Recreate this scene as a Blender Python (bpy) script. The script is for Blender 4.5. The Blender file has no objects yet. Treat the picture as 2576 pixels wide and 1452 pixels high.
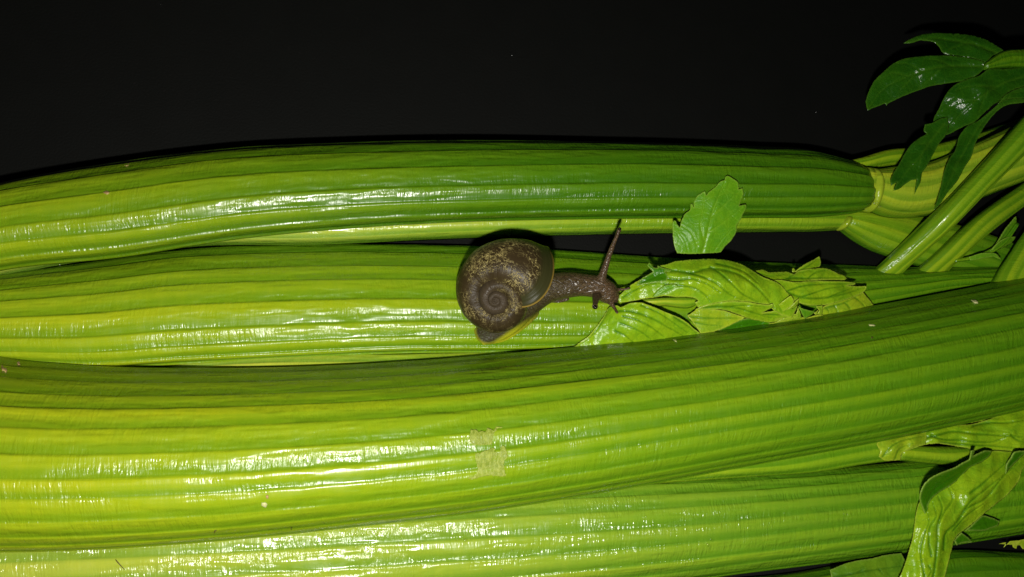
import bpy, bmesh, math, random
import numpy as np
from mathutils import Vector, Matrix
from mathutils.geometry import delaunay_2d_cdt

random.seed(7); RNG = np.random.default_rng(7)
S = 0.00011                      # metres per drawing unit (about a tenth of a millimetre)
SC = bpy.context.scene
COL = SC.collection

# ------------------------------------------------------------------ camera
CAM = np.array([-330.0, -480.0, 2120.0]); TGT = np.array([0.0, 0.0, 100.0])
FW = TGT - CAM; DIST = float(np.linalg.norm(FW)); FW /= DIST
RT = np.cross(FW, [0, 1, 0]); RT /= np.linalg.norm(RT)
UPV = np.cross(RT, FW)
cam_data = bpy.data.cameras.new('camera'); cam = bpy.data.objects.new('camera', cam_data); COL.objects.link(cam)
cam_data.sensor_width = 36.0; cam_data.lens = 36.0 * DIST / (2 * 1288.0)
cam_data.clip_start = 0.01; cam_data.clip_end = 20
m = Matrix(((RT[0], UPV[0], -FW[0], CAM[0]*S), (RT[1], UPV[1], -FW[1], CAM[1]*S), (RT[2], UPV[2], -FW[2], CAM[2]*S), (0, 0, 0, 1)))
cam.matrix_world = m
SC.camera = cam

# ------------------------------------------------------------------ light: the night is black, one phone torch lights the celery
w = bpy.data.worlds.new('World'); SC.world = w; w.use_nodes = True
w.node_tree.nodes['Background'].inputs[0].default_value = (0.6, 0.8, 1.0, 1); w.node_tree.nodes['Background'].inputs[1].default_value = 0.004
LIGHT = np.array([-350.0, -790.0, 2080.0])
ld = bpy.data.lights.new('phone_flash', 'POINT'); ld.energy = 2.95; ld.color = (1.0, 0.97, 0.9); ld.shadow_soft_size = 0.0045
lo = bpy.data.objects.new('phone_flash', ld); lo.location = Vector(LIGHT * S); COL.objects.link(lo)
SC.view_settings.view_transform = 'Standard'; SC.view_settings.look = 'None'
SC.view_settings.exposure = 0.0; SC.view_settings.gamma = 1.0
SC.cycles.use_denoising = True
SC.cycles.max_bounces = 6

# ------------------------------------------------------------------ helpers
def P(u, v, z):
    """point at height z seen at (u, v) of a 2576 x 1452 view: places a thing where the photo shows it, at its own height"""
    u = np.asarray(u, float); v = np.asarray(v, float); z = np.asarray(z, float)
    d = FW + RT * ((u - 1288) / DIST)[..., None] + UPV * ((726 - v) / DIST)[..., None]
    t = (z - CAM[2]) / d[..., 2]
    return CAM + d * t[..., None]

def project(p):
    q = p - CAM; dep = q @ FW
    return 1288 + (q @ RT) / dep * DIST, 726 - (q @ UPV) / dep * DIST

def tag(o, label=None, cat=None, group=None, kind=None):
    if label: o['label'] = label
    if cat: o['category'] = cat
    if group: o['group'] = group
    if kind: o['kind'] = kind
    return o

def empty(name, loc, label, cat, group=None):
    o = bpy.data.objects.new(name, None); o.location = Vector(np.asarray(loc) * S); o.empty_display_size = 0.005
    COL.objects.link(o); return tag(o, label, cat, group)

def mesh_obj(name, verts, faces, mat, parent=None, attrs=None, uv=None, smooth=True):
    """verts in drawing units, world space"""
    org = np.asarray(parent_origin(parent))
    me = bpy.data.meshes.new(name)
    v = (np.asarray(verts, float) * S) - org
    me.from_pydata(v.tolist(), [], faces if isinstance(faces, list) else faces.tolist())
    if attrs:
        for k, a in attrs.items():
            at = me.attributes.new(k, 'FLOAT', 'POINT'); at.data.foreach_set('value', np.asarray(a, np.float32))
    if uv is not None:
        at = me.attributes.new('surf', 'FLOAT_VECTOR', 'POINT')
        uu = np.asarray(uv, np.float32)
        if uu.shape[1] == 2: uu = np.column_stack([uu, np.zeros(len(uu), np.float32)])
        at.data.foreach_set('vector', uu.ravel())
    if smooth: me.polygons.foreach_set('use_smooth', np.ones(len(me.polygons), bool))
    me.materials.append(mat); me.update()
    o = bpy.data.objects.new(name, me); COL.objects.link(o)
    if parent is not None: o.parent = parent
    return o

def parent_origin(p):
    t = np.zeros(3)
    while p is not None:
        t = t + np.array(p.location); p = p.parent
    return t

def smooth_noise(n, cells, amp, seed):
    r = np.random.default_rng(seed); k = r.normal(size=cells + 4)
    x = np.linspace(0, cells, n); i = x.astype(int); f = x - i; f = f * f * (3 - 2 * f)
    return amp * (k[i] * (1 - f) + k[i + 1] * f)

def spline(pts, n):
    """Catmull-Rom through rows of pts, resampled to n rows evenly along the first two columns"""
    p = np.asarray(pts, float)
    if len(p) == 2:
        t = np.linspace(0, 1, n)[:, None]; return p[0] * (1 - t) + p[1] * t
    q = np.vstack([2 * p[0] - p[1], p, 2 * p[-1] - p[-2]])
    out = []
    for i in range(1, len(q) - 2):
        # chord length tangents
        a, b, c, d = q[i-1], q[i], q[i+1], q[i+2]
        l0 = max(np.linalg.norm((b-a)[:2]), 1e-3); l1 = max(np.linalg.norm((c-b)[:2]), 1e-3); l2 = max(np.linalg.norm((d-c)[:2]), 1e-3)
        m1 = ((b-a)/l0*l1 + (c-b)/l1*l0) / (l0+l1) * l1
        m2 = ((c-b)/l1*l2 + (d-c)/l2*l1) / (l1+l2) * l1
        t = np.linspace(0, 1, 60, endpoint=False)[:, None]
        out.append((2*t**3-3*t**2+1)*b + (t**3-2*t**2+t)*m1 + (-2*t**3+3*t**2)*c + (t**3-t**2)*m2)
    out.append(p[-1:]); f = np.vstack(out)
    s = np.concatenate([[0], np.cumsum(np.linalg.norm(np.diff(f[:, :2], axis=0), axis=1))])
    ss = np.linspace(0, s[-1], n)
    return np.column_stack([np.interp(ss, s, f[:, k]) for k in range(f.shape[1])])

# ------------------------------------------------------------------ material helpers
class NT:
    def __init__(s, name):
        s.m = bpy.data.materials.new(name); s.m.use_nodes = True; s.t = s.m.node_tree
        s.b = s.t.nodes['Principled BSDF']; s.out = s.t.nodes['Material Output']
    def n(s, typ, **kw):
        x = s.t.nodes.new(typ)
        for k, v in kw.items(): setattr(x, k, v)
        return x
    def put(s, sock, v):
        if isinstance(v, bpy.types.NodeSocket): s.t.links.new(v, sock)
        elif v is not None:
            if isinstance(v, (tuple, list)) and len(v) == 3 and sock.type == 'RGBA': v = (*v, 1)
            sock.default_value = v
    def attr(s, name, vec=False):
        x = s.n('ShaderNodeAttribute', attribute_name=name); return x.outputs['Vector' if vec else 'Fac']
    def math(s, op, a, b=None, c=None, clamp=False):
        x = s.n('ShaderNodeMath', operation=op, use_clamp=clamp)
        for i, v in enumerate((a, b, c)): 
            if v is not None: s.put(x.inputs[i], v)
        return x.outputs[0]
    def mul(s, vec, k):
        x = s.n('ShaderNodeVectorMath', operation='MULTIPLY'); s.put(x.inputs[0], vec); s.put(x.inputs[1], k); return x.outputs[0]
    def noise(s, vec, scale=1.0, detail=3, rough=0.55, dist=0.0, color=False):
        x = s.n('ShaderNodeTexNoise'); s.put(x.inputs['Vector'], vec)
        x.inputs['Scale'].default_value = scale; x.inputs['Detail'].default_value = detail; x.inputs['Roughness'].default_value = rough; x.inputs['Distortion'].default_value = dist
        return x.outputs['Color' if color else 'Fac']
    def ramp(s, f, a, b, lo=0.0, hi=1.0):
        x = s.n('ShaderNodeMapRange'); s.put(x.inputs[0], f); x.interpolation_type = 'SMOOTHSTEP'
        for i, v in zip((1, 2, 3, 4), (a, b, lo, hi)): s.put(x.inputs[i], v)
        return x.outputs[0]
    def mix(s, f, a, b, mode='MIX'):
        x = s.n('ShaderNodeMix', data_type='RGBA', blend_type=mode)
        s.put(x.inputs[0], f); s.put(x.inputs[6], a); s.put(x.inputs[7], b); return x.outputs[2]
    def bump(s, h, strength, dist, prev=None):
        x = s.n('ShaderNodeBump'); s.put(x.inputs['Height'], h); x.inputs['Strength'].default_value = strength; x.inputs['Distance'].default_value = dist * S
        if prev is not None: s.put(x.inputs['Normal'], prev)
        return x.outputs[0]
    def bsdf(s, **kw):
        for k, v in kw.items(): s.put(s.b.inputs[k.replace('_', ' ')], v)
        return s.m

def celery_material(name, pale, green, lo=0.0, hi=1.0, rough=0.26, wrinkle=1.0):
    """attributes: along (0 root end .. 1 leaf end), rib (0 furrow .. 1 crest), surf (length, girth) in drawing units"""
    N = NT(name); al = N.attr('along'); rib = N.attr('rib'); sv = N.attr('surf', True)
    streak = N.noise(N.mul(sv, (0.0022, 0.045, 0)), 1, 4)
    spot = N.noise(N.mul(sv, (0.045, 0.02, 0)), 1, 4, 0.6)
    big = N.noise(N.mul(sv, (0.0035, 0.006, 0)), 1, 2)
    f = N.math('ADD', al, N.math('MULTIPLY', N.math('SUBTRACT', streak, 0.5), 0.22))
    f = N.math('ADD', f, N.math('MULTIPLY', N.math('SUBTRACT', big, 0.5), 0.12))
    c = N.mix(N.ramp(f, lo, hi), pale, green)
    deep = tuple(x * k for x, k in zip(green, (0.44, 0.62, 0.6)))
    c = N.mix(N.math('MULTIPLY', N.attr('flank_shade'), 0.72), c, deep)  # greener rims, darkened further to paint shade onto the stalk's sides
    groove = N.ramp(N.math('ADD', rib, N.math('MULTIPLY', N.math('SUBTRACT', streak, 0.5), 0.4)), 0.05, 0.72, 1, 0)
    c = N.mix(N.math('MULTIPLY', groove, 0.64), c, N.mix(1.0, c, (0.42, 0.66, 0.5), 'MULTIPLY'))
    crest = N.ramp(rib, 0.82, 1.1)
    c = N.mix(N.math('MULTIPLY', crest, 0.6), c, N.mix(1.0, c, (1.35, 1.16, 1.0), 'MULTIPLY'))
    c = N.mix(N.ramp(spot, 0.40, 0.70, 0.0, 0.22), c, N.mix(1.0, c, (1.45, 1.2, 1.0), 'MULTIPLY'))
    # skin wrinkles across the stalk, finer grain between them
    wr = N.noise(N.mul(sv, (0.105, 0.022, 0)), 1, 2, 0.5, 0.7)
    wr2 = N.noise(N.mul(sv, (0.26, 0.09, 0)), 1, 2, 0.6, 0.3)
    patch = N.ramp(N.noise(N.mul(sv, (0.006, 0.028, 0)), 1, 2), 0.38, 0.62, 0.15, 1.0)
    h = N.math('MULTIPLY', N.math('ADD', wr, N.math('MULTIPLY', wr2, 0.3)), patch)
    b1 = N.bump(h, 0.42 * wrinkle, 8.0)
    b2 = N.bump(streak, 0.08, 8.0, b1)
    r = N.ramp(N.noise(N.mul(sv, (0.02, 0.03, 0)), 1, 3), 0.3, 0.7, rough - 0.04, rough + 0.1)
    return N.bsdf(Base_Color=c, Roughness=r, Normal=b2, IOR=1.48, Subsurface_Weight=0.12, Subsurface_Radius=(0.0022, 0.003, 0.0006), Subsurface_Scale=1.0)

PALE = (0.275, 0.345, 0.008); MID = (0.26, 0.40, 0.008); GREEN = (0.10, 0.24, 0.005); DEEP = (0.05, 0.17, 0.005)
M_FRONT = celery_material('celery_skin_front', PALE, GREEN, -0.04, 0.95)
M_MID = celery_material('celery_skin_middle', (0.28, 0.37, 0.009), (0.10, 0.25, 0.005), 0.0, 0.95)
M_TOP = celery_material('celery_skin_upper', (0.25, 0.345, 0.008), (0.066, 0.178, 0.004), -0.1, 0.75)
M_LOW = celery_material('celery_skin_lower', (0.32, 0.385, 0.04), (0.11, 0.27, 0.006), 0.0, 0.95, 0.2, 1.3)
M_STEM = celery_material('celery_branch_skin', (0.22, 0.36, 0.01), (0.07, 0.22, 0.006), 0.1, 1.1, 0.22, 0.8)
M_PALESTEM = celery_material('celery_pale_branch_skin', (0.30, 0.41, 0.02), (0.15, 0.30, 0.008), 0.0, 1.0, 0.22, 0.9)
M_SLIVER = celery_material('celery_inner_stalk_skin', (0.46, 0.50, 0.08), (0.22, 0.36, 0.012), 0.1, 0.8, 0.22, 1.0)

def leaf_material(name, face, vein, edge, rough=0.3, veinmix=0.8, sss=0.1, spec=0.42):
    N = NT(name); sv = N.attr('surf', True); ve = N.attr('vein'); ri = N.attr('rim')
    n1 = N.noise(N.mul(sv, (0.02, 0.02, 0)), 1, 4, 0.6); n2 = N.noise(N.mul(sv, (0.11, 0.11, 0)), 1, 3, 0.6)
    c = N.mix(N.ramp(n1, 0.3, 0.72), face, tuple(x * k for x, k in zip(face, (0.62, 0.82, 0.8))))
    c = N.mix(N.ramp(n2, 0.5, 0.75, 0, 0.4), c, tuple(min(1, x * 1.35) for x in face))
    vor = N.n('ShaderNodeTexVoronoi', feature='DISTANCE_TO_EDGE'); N.put(vor.inputs['Vector'], N.mul(N.math_add_vec(sv, N.noise(N.mul(sv, (0.05, 0.05, 0)), 1, 2, 0.5, 0, True), 9.0), (0.042, 0.042, 0))); vor.inputs['Scale'].default_value = 1
    net = N.ramp(vor.outputs['Distance'], 0.0, 0.12, 1, 0)
    c = N.mix(N.math('MULTIPLY', net, 0.14), c, vein)
    c = N.mix(N.math('MULTIPLY', ve, veinmix), c, vein)
    c = N.mix(N.math('MULTIPLY', ri, 0.55), c, edge)
    b1 = N.bump(N.math('SUBTRACT', 1.0, net), 0.12, 6.0)
    b2 = N.bump(n2, 0.22, 7.0, b1)
    r = N.ramp(n1, 0.3, 0.7, rough - 0.06, rough + 0.12)
    return N.bsdf(Base_Color=c, Roughness=r, Normal=b2, IOR=1.42, Specular_IOR_Level=spec, Subsurface_Weight=sss, Subsurface_Radius=(0.001, 0.0014, 0.0003), Subsurface_Scale=1.0)
def _mav(s, v, col, k):
    x = s.n('ShaderNodeVectorMath', operation='MULTIPLY_ADD'); s.put(x.inputs[0], col); x.inputs[1].default_value = (k, k, 0); s.put(x.inputs[2], v); return x.outputs[0]
NT.math_add_vec = _mav

L_PALE = leaf_material('leaf_pale_underside', (0.24, 0.385, 0.008), (0.035, 0.14, 0.003), (0.40, 0.48, 0.05), 0.24, 0.95)
L_PALER = leaf_material('leaf_yellow_underside', (0.30, 0.40, 0.012), (0.06, 0.18, 0.005), (0.42, 0.48, 0.05), 0.26, 0.95)
L_MID = leaf_material('leaf_mid_green', (0.11, 0.28, 0.006), (0.19, 0.36, 0.015), (0.24, 0.38, 0.04), 0.34, 0.4)
L_DARK = leaf_material('leaf_dark_green', (0.018, 0.082, 0.003), (0.042, 0.125, 0.005), (0.06, 0.15, 0.010), 0.2, 0.6)
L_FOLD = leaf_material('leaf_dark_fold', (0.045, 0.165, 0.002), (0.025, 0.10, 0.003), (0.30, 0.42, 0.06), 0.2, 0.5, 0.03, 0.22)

# ------------------------------------------------------------------ the ground: a black, dusty, slightly glossy sheet
N = NT('black_surface'); tc = N.n('ShaderNodeTexCoord').outputs['Object']
n1 = N.noise(tc, 90, 5, 0.6); n2 = N.noise(tc, 1500, 3); dust = N.ramp(N.noise(tc, 620, 2, 0.4), 0.74, 0.80, 0, 0.6)
c = N.mix(n1, (0.0026, 0.0029, 0.0024), (0.0040, 0.0043, 0.0037)); c = N.mix(dust, c, (0.007, 0.0065, 0.006))
M_GROUND = N.bsdf(Base_Color=c, Roughness=0.6, Normal=N.bump(n2, 0.25, 3.0), Specular_IOR_Level=0.12)
gx = np.linspace(-9000, 9000, 41); gv = np.array([(x, y, 0) for y in gx for x in gx]); gf = [(j*41+i, j*41+i+1, (j+1)*41+i+1, (j+1)*41+i) for j in range(40) for i in range(40)]
g = mesh_obj('ground', gv, gf, M_GROUND); tag(g, 'black matt surface under the celery', kind='structure')

# ------------------------------------------------------------------ celery stalks
def stalk(name, stations, mat, parent, nrib, amp, n_len=220, n_arc=150, flat=0.62, seed=1, a0=0.0, a1=1.0, under='hollow', skew=0.0, sharp=0.8, dents=(), bead=0.0):
    """stations: (u_top, v_top, u_bottom, v_bottom, z of the rim, height of the back above the rim).
    A trough-shaped petiole: ribbed back above, hollow below, closed at both ends."""
    st = np.asarray(stations, float)
    mid = np.column_stack([(st[:, 0] + st[:, 2]) / 2, (st[:, 1] + st[:, 3]) / 2, st])
    f = spline(mid, n_len)[:, 2:]
    z0, h = f[:, 4], f[:, 5]
    ze = z0 + 0.30 * h
    A = P(f[:, 0], f[:, 1], ze); B = P(f[:, 2], f[:, 3], ze)
    n = n_len
    r = np.random.default_rng(seed)
    Cc = (A + B) / 2; L = (A - B) / 2; hw = np.linalg.norm(L, axis=1)
    wob = 1 + smooth_noise(n, max(3, n // 22), 0.008, seed + 5); L = L * wob[:, None]
    ax = np.gradient(Cc, axis=0); seg = np.linalg.norm(ax, axis=1); along = np.concatenate([[0], np.cumsum(np.linalg.norm(np.diff(Cc, axis=0), axis=1))])
    ax /= seg[:, None]
    lat = L / np.linalg.norm(L, axis=1)[:, None]
    up = np.cross(ax, lat); up *= np.sign(up[:, 2])[:, None]
    # back of the stalk
    na = n_arc; s = np.linspace(0, 1, na); ph = np.pi * s
    cl = np.cos(ph); lt = np.sign(cl) * np.abs(cl) ** 0.92; ht = np.sin(ph) ** flat
    # ribs: uneven spacing, uneven strength, drifting along the stalk
    jit = np.concatenate([[0], np.cumsum(r.uniform(0.78, 1.22, nrib))]); jit = jit / jit[-1]
    phase0 = np.interp(s, jit, np.arange(nrib + 1))
    ramps = r.uniform(0.65, 1.25, nrib + 2)
    d1 = smooth_noise(n, 5, 0.07, seed + 11); d2 = smooth_noise(n, 6, 0.05, seed + 12)
    ph2 = phase0[None, :] + d1[:, None] + d2[:, None] * np.sin(2 * np.pi * s)[None, :]
    fq = ph2 - np.floor(ph2); ss_ = lambda e0, e1, x: (lambda t: t * t * (3 - 2 * t))(np.clip((x - e0) / (e1 - e0), 0, 1))
    prof = ss_(0.0, 0.17, fq) * (1 - 0.9 * ss_(0.35, 1.0, fq))
    idx = np.clip(np.floor(ph2).astype(int), 0, nrib + 1)
    fr = ph2 - np.floor(ph2)
    ra = ramps[idx] * (0.55 + 0.45 * prof) / (0.55 + 0.45)
    shoulder = 0.06 * np.exp(-((fr - 0.22) / 0.09) ** 2) + 0.05 * np.exp(-((fr - 0.8) / 0.08) ** 2)
    rib = prof * ra + shoulder * 0.5
    fade = np.clip(np.minimum(np.arange(n), np.arange(n)[::-1]) / 6.0, 0, 1)
    scale = (hw / np.max(hw)) ** 0.8
    fine = np.zeros((n, na))
    for k in range(5):
        fine += smooth_noise(na, nrib * 2 + 5 * k, 0.014, seed + 40 + k)[None, :] * (1 + smooth_noise(n, 4 + k, 0.3, seed + 60 + k))[:, None]
    disp = 0.30 * amp * scale[:, None] * (rib - 0.5 + fine)
    lump = smooth_noise(n, max(4, n // 30), 1.0, seed + 21)[:, None] * np.sin(ph)[None, :]
    disp = disp + lump
    xs = lt + skew * ht; lo_x, hi_x = xs.min(), xs.max(); xs = (xs - lo_x) / (hi_x - lo_x) * 2 - 1
    X = xs[None, :] * hw[:, None] * wob[:, None]; Z = ht[None, :] * h[:, None]
    dX = np.gradient(X, axis=1); dZ = np.gradient(Z, axis=1); ln = np.hypot(dX, dZ) + 1e-6
    nx, nz = dZ / ln, -dX / ln
    out = np.sign(np.sum(nx * X + nz * Z))
    X = X + out * nx * disp; Z = Z + out * nz * disp
    # rim beads and underside
    nb = 40; t = np.linspace(0, 1, nb + 2)[1:-1]; ph3 = np.pi * (1 - t)
    cl3 = np.cos(ph3)
    if under == 'hollow':
        e = 0.60; X3 = (np.sign(cl3) * np.abs(cl3) ** 0.9)[None, :] * hw[:, None] * (0.9); Z3 = (np.sin(ph3) ** 0.8)[None, :] * (h * e)[:, None] - 0.06 * h[:, None]
    else:
        X3 = cl3[None, :] * hw[:, None] * 0.97; Z3 = -(np.sin(ph3))[None, :] * h[:, None] * 0.8
    # order: back runs lat +1 -> -1 ; underside runs -1 -> +1
    XX = np.hstack([X, X3]); ZZ = np.hstack([Z, Z3])
    for (du, dv, rad, dep) in dents:
        base = Cc[:, None, :] + lat[:, None, :] * XX[..., None] + up[:, None, :] * ZZ[..., None]; base[..., 2] += (z0 - ze)[:, None]
        pu, pv = project(base.reshape(-1, 3)); dd = np.hypot(pu - du, pv - dv).reshape(XX.shape)
        ZZ = ZZ - dep * np.exp(-(dd / rad) ** 2)
    # fit the outline as seen to the traced edges
    shift = np.zeros(n); grow = np.ones(n)
    et = np.column_stack([f[:, 0], f[:, 1]]); eb = np.column_stack([f[:, 2], f[:, 3]]); ev = et - eb; elen = np.linalg.norm(ev, axis=1); ev = ev / elen[:, None]
    for it in range(5):
        V = Cc[:, None, :] + lat[:, None, :] * (XX * grow[:, None] + shift[:, None])[..., None] + up[:, None, :] * ZZ[..., None]
        V[..., 2] += (z0 - ze)[:, None]
        if it == 4: break
        pu, pv = project(V.reshape(-1, 3)); pu = pu.reshape(XX.shape); pv = pv.reshape(XX.shape)
        k = (pu - eb[:, :1]) * ev[:, :1] + (pv - eb[:, 1:]) * ev[:, 1:]
        hi_, lo_ = k.max(1), k.min(1)
        g2 = elen / (hi_ - lo_); g2 = np.clip(1 + (g2 - 1) * 1.0, 0.6, 1.6); grow *= g2
        shift += ((elen * 0.5) - (hi_ + lo_) * 0.5) * (2 * hw / elen)
    m_ = XX.shape[1]
    grid = np.arange(n * m_).reshape(n, m_)
    a = grid[:-1, :]; b = grid[1:, :]
    F = np.stack([a, b, np.roll(b, -1, 1), np.roll(a, -1, 1)], -1).reshape(-1, 4)
    faces = F.tolist(); faces.append(grid[0, :].tolist()); faces.append(grid[-1, ::-1].tolist())
    ribn = np.hstack([np.clip(rib, 0, 1.2), np.full((n, nb), 0.5)])
    alo = np.repeat(np.linspace(a0, a1, n)[:, None], m_, 1)
    fl1 = np.concatenate([np.clip(np.abs(2 * s - 1) * 1.5 - 0.42, 0, 1) ** 1.4, np.full(nb, 0.6)]); flank_shade = np.repeat(fl1[None, :], n, 0)  # painted shade mask: grows towards both rims, constant on the underside
    girth = np.cumsum(np.hstack([np.zeros((n, 1)), np.hypot(np.diff(XX, axis=1), np.diff(ZZ, axis=1))]), 1)
    girth = np.repeat(girth[n // 2][None, :], n, 0)
    uv = np.stack([np.repeat(along[:, None], m_, 1) + seed * 777, girth + seed * 333], -1).reshape(-1, 2)
    o = mesh_obj(name, V.reshape(-1, 3), faces, mat, parent, {'rib': ribn.ravel(), 'along': alo.ravel(), 'flank_shade': flank_shade.ravel()}, uv)
    back = V[:, :na].reshape(-1, 3)
    pu, pv = project(back)
    def height(u, v):
        i = np.argmin((pu - u) ** 2 + (pv - v) ** 2); return float(back[i, 2])
    o_h = height
    return o, o_h

def hz(rows):   # (u, v_top, v_bottom, z, h) -> stations
    return [(u, a, u, b, z, h) for u, a, b, z, h in rows]

def node_bulge(name, u, v, z, ru, rv, rz, ang, mat, parent, seed=1):
    """the swollen joint where a stalk branches"""
    c = P(u, v, z); n1, n2 = 40, 24; V = []; al = []; ribs = []
    R = np.random.default_rng(seed); ca, sa = math.cos(math.radians(ang)), math.sin(math.radians(ang))
    for j in range(n2 + 1):
        th = math.pi * j / n2
        for i in range(n1):
            p = 2 * math.pi * i / n1
            k = 1 + 0.05 * math.sin(3 * p + seed + 2 * th)
            x, y, zz = ru * math.cos(th), rv * math.sin(th) * math.cos(p) * k, rz * math.sin(th) * math.sin(p) * k
            V.append((c[0] + ca * x - sa * y, c[1] + sa * x + ca * y, c[2] + zz)); al.append(0.15); ribs.append(0.75)
    F = [(j*n1+i, j*n1+(i+1) % n1, (j+1)*n1+(i+1) % n1, (j+1)*n1+i) for j in range(n2) for i in range(n1)]
    V = np.array(V)
    return mesh_obj(name, V, F, mat, parent, {'rib': ribs, 'along': al}, V[:, :2] + seed * 97)

# upper stalk
A_ROOT = empty('celery_stalk', P(1100, 470, 0), 'dark green ribbed celery stalk lying along the top, ending in a joint behind dangling leaves', 'celery stalk', 'celery stalks')
A_ST = hz([(-330, 545, 775, 72, 132), (0, 458, 682, 72, 132), (300, 405, 648, 72, 132), (600, 370, 602, 72, 132), (850, 358, 578, 72, 130), (1100, 352, 562, 72, 128), (1500, 356, 552, 72, 122), (1900, 368, 549, 72, 114), (2050, 378, 547, 72, 108), (2110, 394, 542, 72, 102), (2150, 408, 536, 72, 92), (2166, 420, 530, 72, 82)])
oA, hA = stalk('petiole', A_ST, M_TOP, A_ROOT, 8, 14, 260, 200, 0.85, 3, 0.0, 0.95, skew=-0.35)
stalk('branch', [(2165, 420, 2160, 535, 70, 92), (2196, 424, 2188, 532, 70, 92), (2235, 420, 2229, 545, 72, 92), (2340, 408, 2331, 547, 88, 84), (2450, 364, 2437, 517, 118, 80), (2560, 312, 2576, 461, 150, 80), (2720, 235, 2745, 385, 190, 80)], M_PALESTEM, A_ROOT, 6, 5, 90, 90, 0.7, 31, 0.0, 0.6)
stalk('branch', [(2110, 410, 2120, 440, 60, 50), (2160, 398, 2172, 436, 58, 56), (2215, 380, 2225, 428, 55, 60), (2300, 372, 2310, 425, 40, 60), (2420, 345, 2440, 400, 30, 55), (2700, 250, 2720, 310, 30, 50)], M_STEM, A_ROOT, 4, 4, 60, 60, 0.7, 32, 0.3, 1.0)
node_bulge('joint', 2186, 481, 104, 24, 60, 66, -4, M_PALESTEM, A_ROOT, 3)

# stalk peeking out under the upper one
B_ROOT = empty('celery_stalk', P(1300, 580, 0), 'narrow celery stalk showing as a strip under the lower edge of the top stalk', 'celery stalk', 'celery stalks')
B_ST = hz([(-300, 700, 760, 24, 50), (200, 600, 660, 24, 52), (500, 560, 622, 26, 56), (800, 545, 618, 28, 58), (1100, 532, 604, 28, 58), (1500, 522, 592, 28, 56), (1900, 518, 586, 26, 54), (2060, 520, 584, 22, 50), (2125, 528, 580, 18, 46)])
oB, hB = stalk('petiole', B_ST, M_SLIVER, B_ROOT, 4, 5, 200, 90, 0.5, 5, 0.0, 0.9)
stalk('branch', [(2115, 530, 2112, 578, 14, 50), (2150, 524, 2140, 600, 14, 56), (2240, 522, 2180, 628, 12, 60), (2340, 545, 2240, 652, 10, 60), (2480, 585, 2400, 700, 6, 55), (2640, 640, 2580, 760, 4, 50)], M_STEM, B_ROOT, 6, 5, 70, 80, 0.7, 33, 0.0, 1.1)
node_bulge('joint', 2124, 562, 46, 12, 26, 32, -40, M_PALESTEM, B_ROOT, 5)

# middle stalk under the snail
C_ROOT = empty('celery_stalk', P(1000, 750, 0), 'broad ribbed celery stalk that the snail crawls on', 'celery stalk', 'celery stalks')
C_ST = hz([(-330, 730, 945, 20, 112), (0, 688, 922, 20, 112), (250, 655, 930, 20, 114), (450, 628, 918, 20, 114), (700, 616, 904, 20, 112), (1000, 615, 890, 20, 112), (1300, 622, 886, 20, 108), (1700, 648, 872, 18, 100), (1950, 660, 850, 16, 92), (2150, 667, 800, 14, 84), (2290, 672, 765, 14, 76), (2345, 671, 752, 14, 74), (2430, 668, 742, 14, 72), (2560, 662, 742, 14, 70), (2760, 655, 740, 14, 66)])
oC, hC = stalk('petiole', C_ST, M_MID, C_ROOT, 10, 15, 280, 210, 0.75, 8, 0.0, 1.0, skew=-0.55)

# pale sliver between the middle and the front stalk
D_ROOT = empty('celery_stalk', P(800, 900, 0), 'pale celery stalk showing only as a thin whitish sliver between two broad stalks', 'celery stalk', 'celery stalks')
stalk('petiole', hz([(-200, 915, 1010, 4, 60), (300, 905, 1010, 4, 66), (470, 900, 1000, 4, 80), (640, 891, 990, 4, 92), (780, 889, 985, 4, 95), (1000, 886, 980, 4, 96), (1300, 878, 975, 4, 92), (1500, 872, 965, 4, 60), (1700, 870, 950, 4, 60)]), M_SLIVER, D_ROOT, 5, 4, 120, 70, 0.45, 9, 0.2, 0.8)

# lower stalk along the bottom
G_ROOT = empty('celery_stalk', P(1300, 1350, 0), 'broad glistening celery stalk along the bottom edge, under the front stalk', 'celery stalk', 'celery stalks')
G_ST = hz([(-330, 1260, 1640, 20, 150), (0, 1250, 1620, 20, 150), (500, 1235, 1585, 20, 150), (1000, 1215, 1545, 20, 148), (1500, 1195, 1490, 20, 145), (1900, 1185, 1440, 20, 138), (2280, 1160, 1392, 20, 112), (2576, 1130, 1345, 20, 108), (2800, 1105, 1305, 20, 115)])
oG, hG = stalk('petiole', G_ST, M_LOW, G_ROOT, 10, 10, 260, 200, 0.6, 12, 0.0, 0.95, skew=0.1)

# thin jointed stalk between front and bottom
H_ROOT = empty('celery_stalk', P(2100, 1150, 0), 'thin yellow-green celery stalk with a pale joint, wedged between front and bottom stalks', 'celery stalk', 'celery stalks')
H_ST = [(1500, 1172, 1510, 1230, 96, 60), (1880, 1148, 1885, 1200, 98, 60), (2050, 1118, 2056, 1188, 100, 58), (2160, 1100, 2165, 1170, 100, 56), (2235, 1092, 2240, 1160, 100, 56)]
stalk('petiole', H_ST, M_PALESTEM, H_ROOT, 4, 4, 90, 70, 0.6, 14, 0.4, 1.1)
stalk('branch', [(2250, 1118, 2258, 1158, 104, 44), (2400, 1122, 2404, 1172, 100, 48), (2576, 1112, 2580, 1168, 96, 48), (2760, 1085, 2765, 1150, 96, 48)], M_STEM, H_ROOT, 3, 4, 60, 50, 0.6, 15, 0.2, 1.0)

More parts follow.
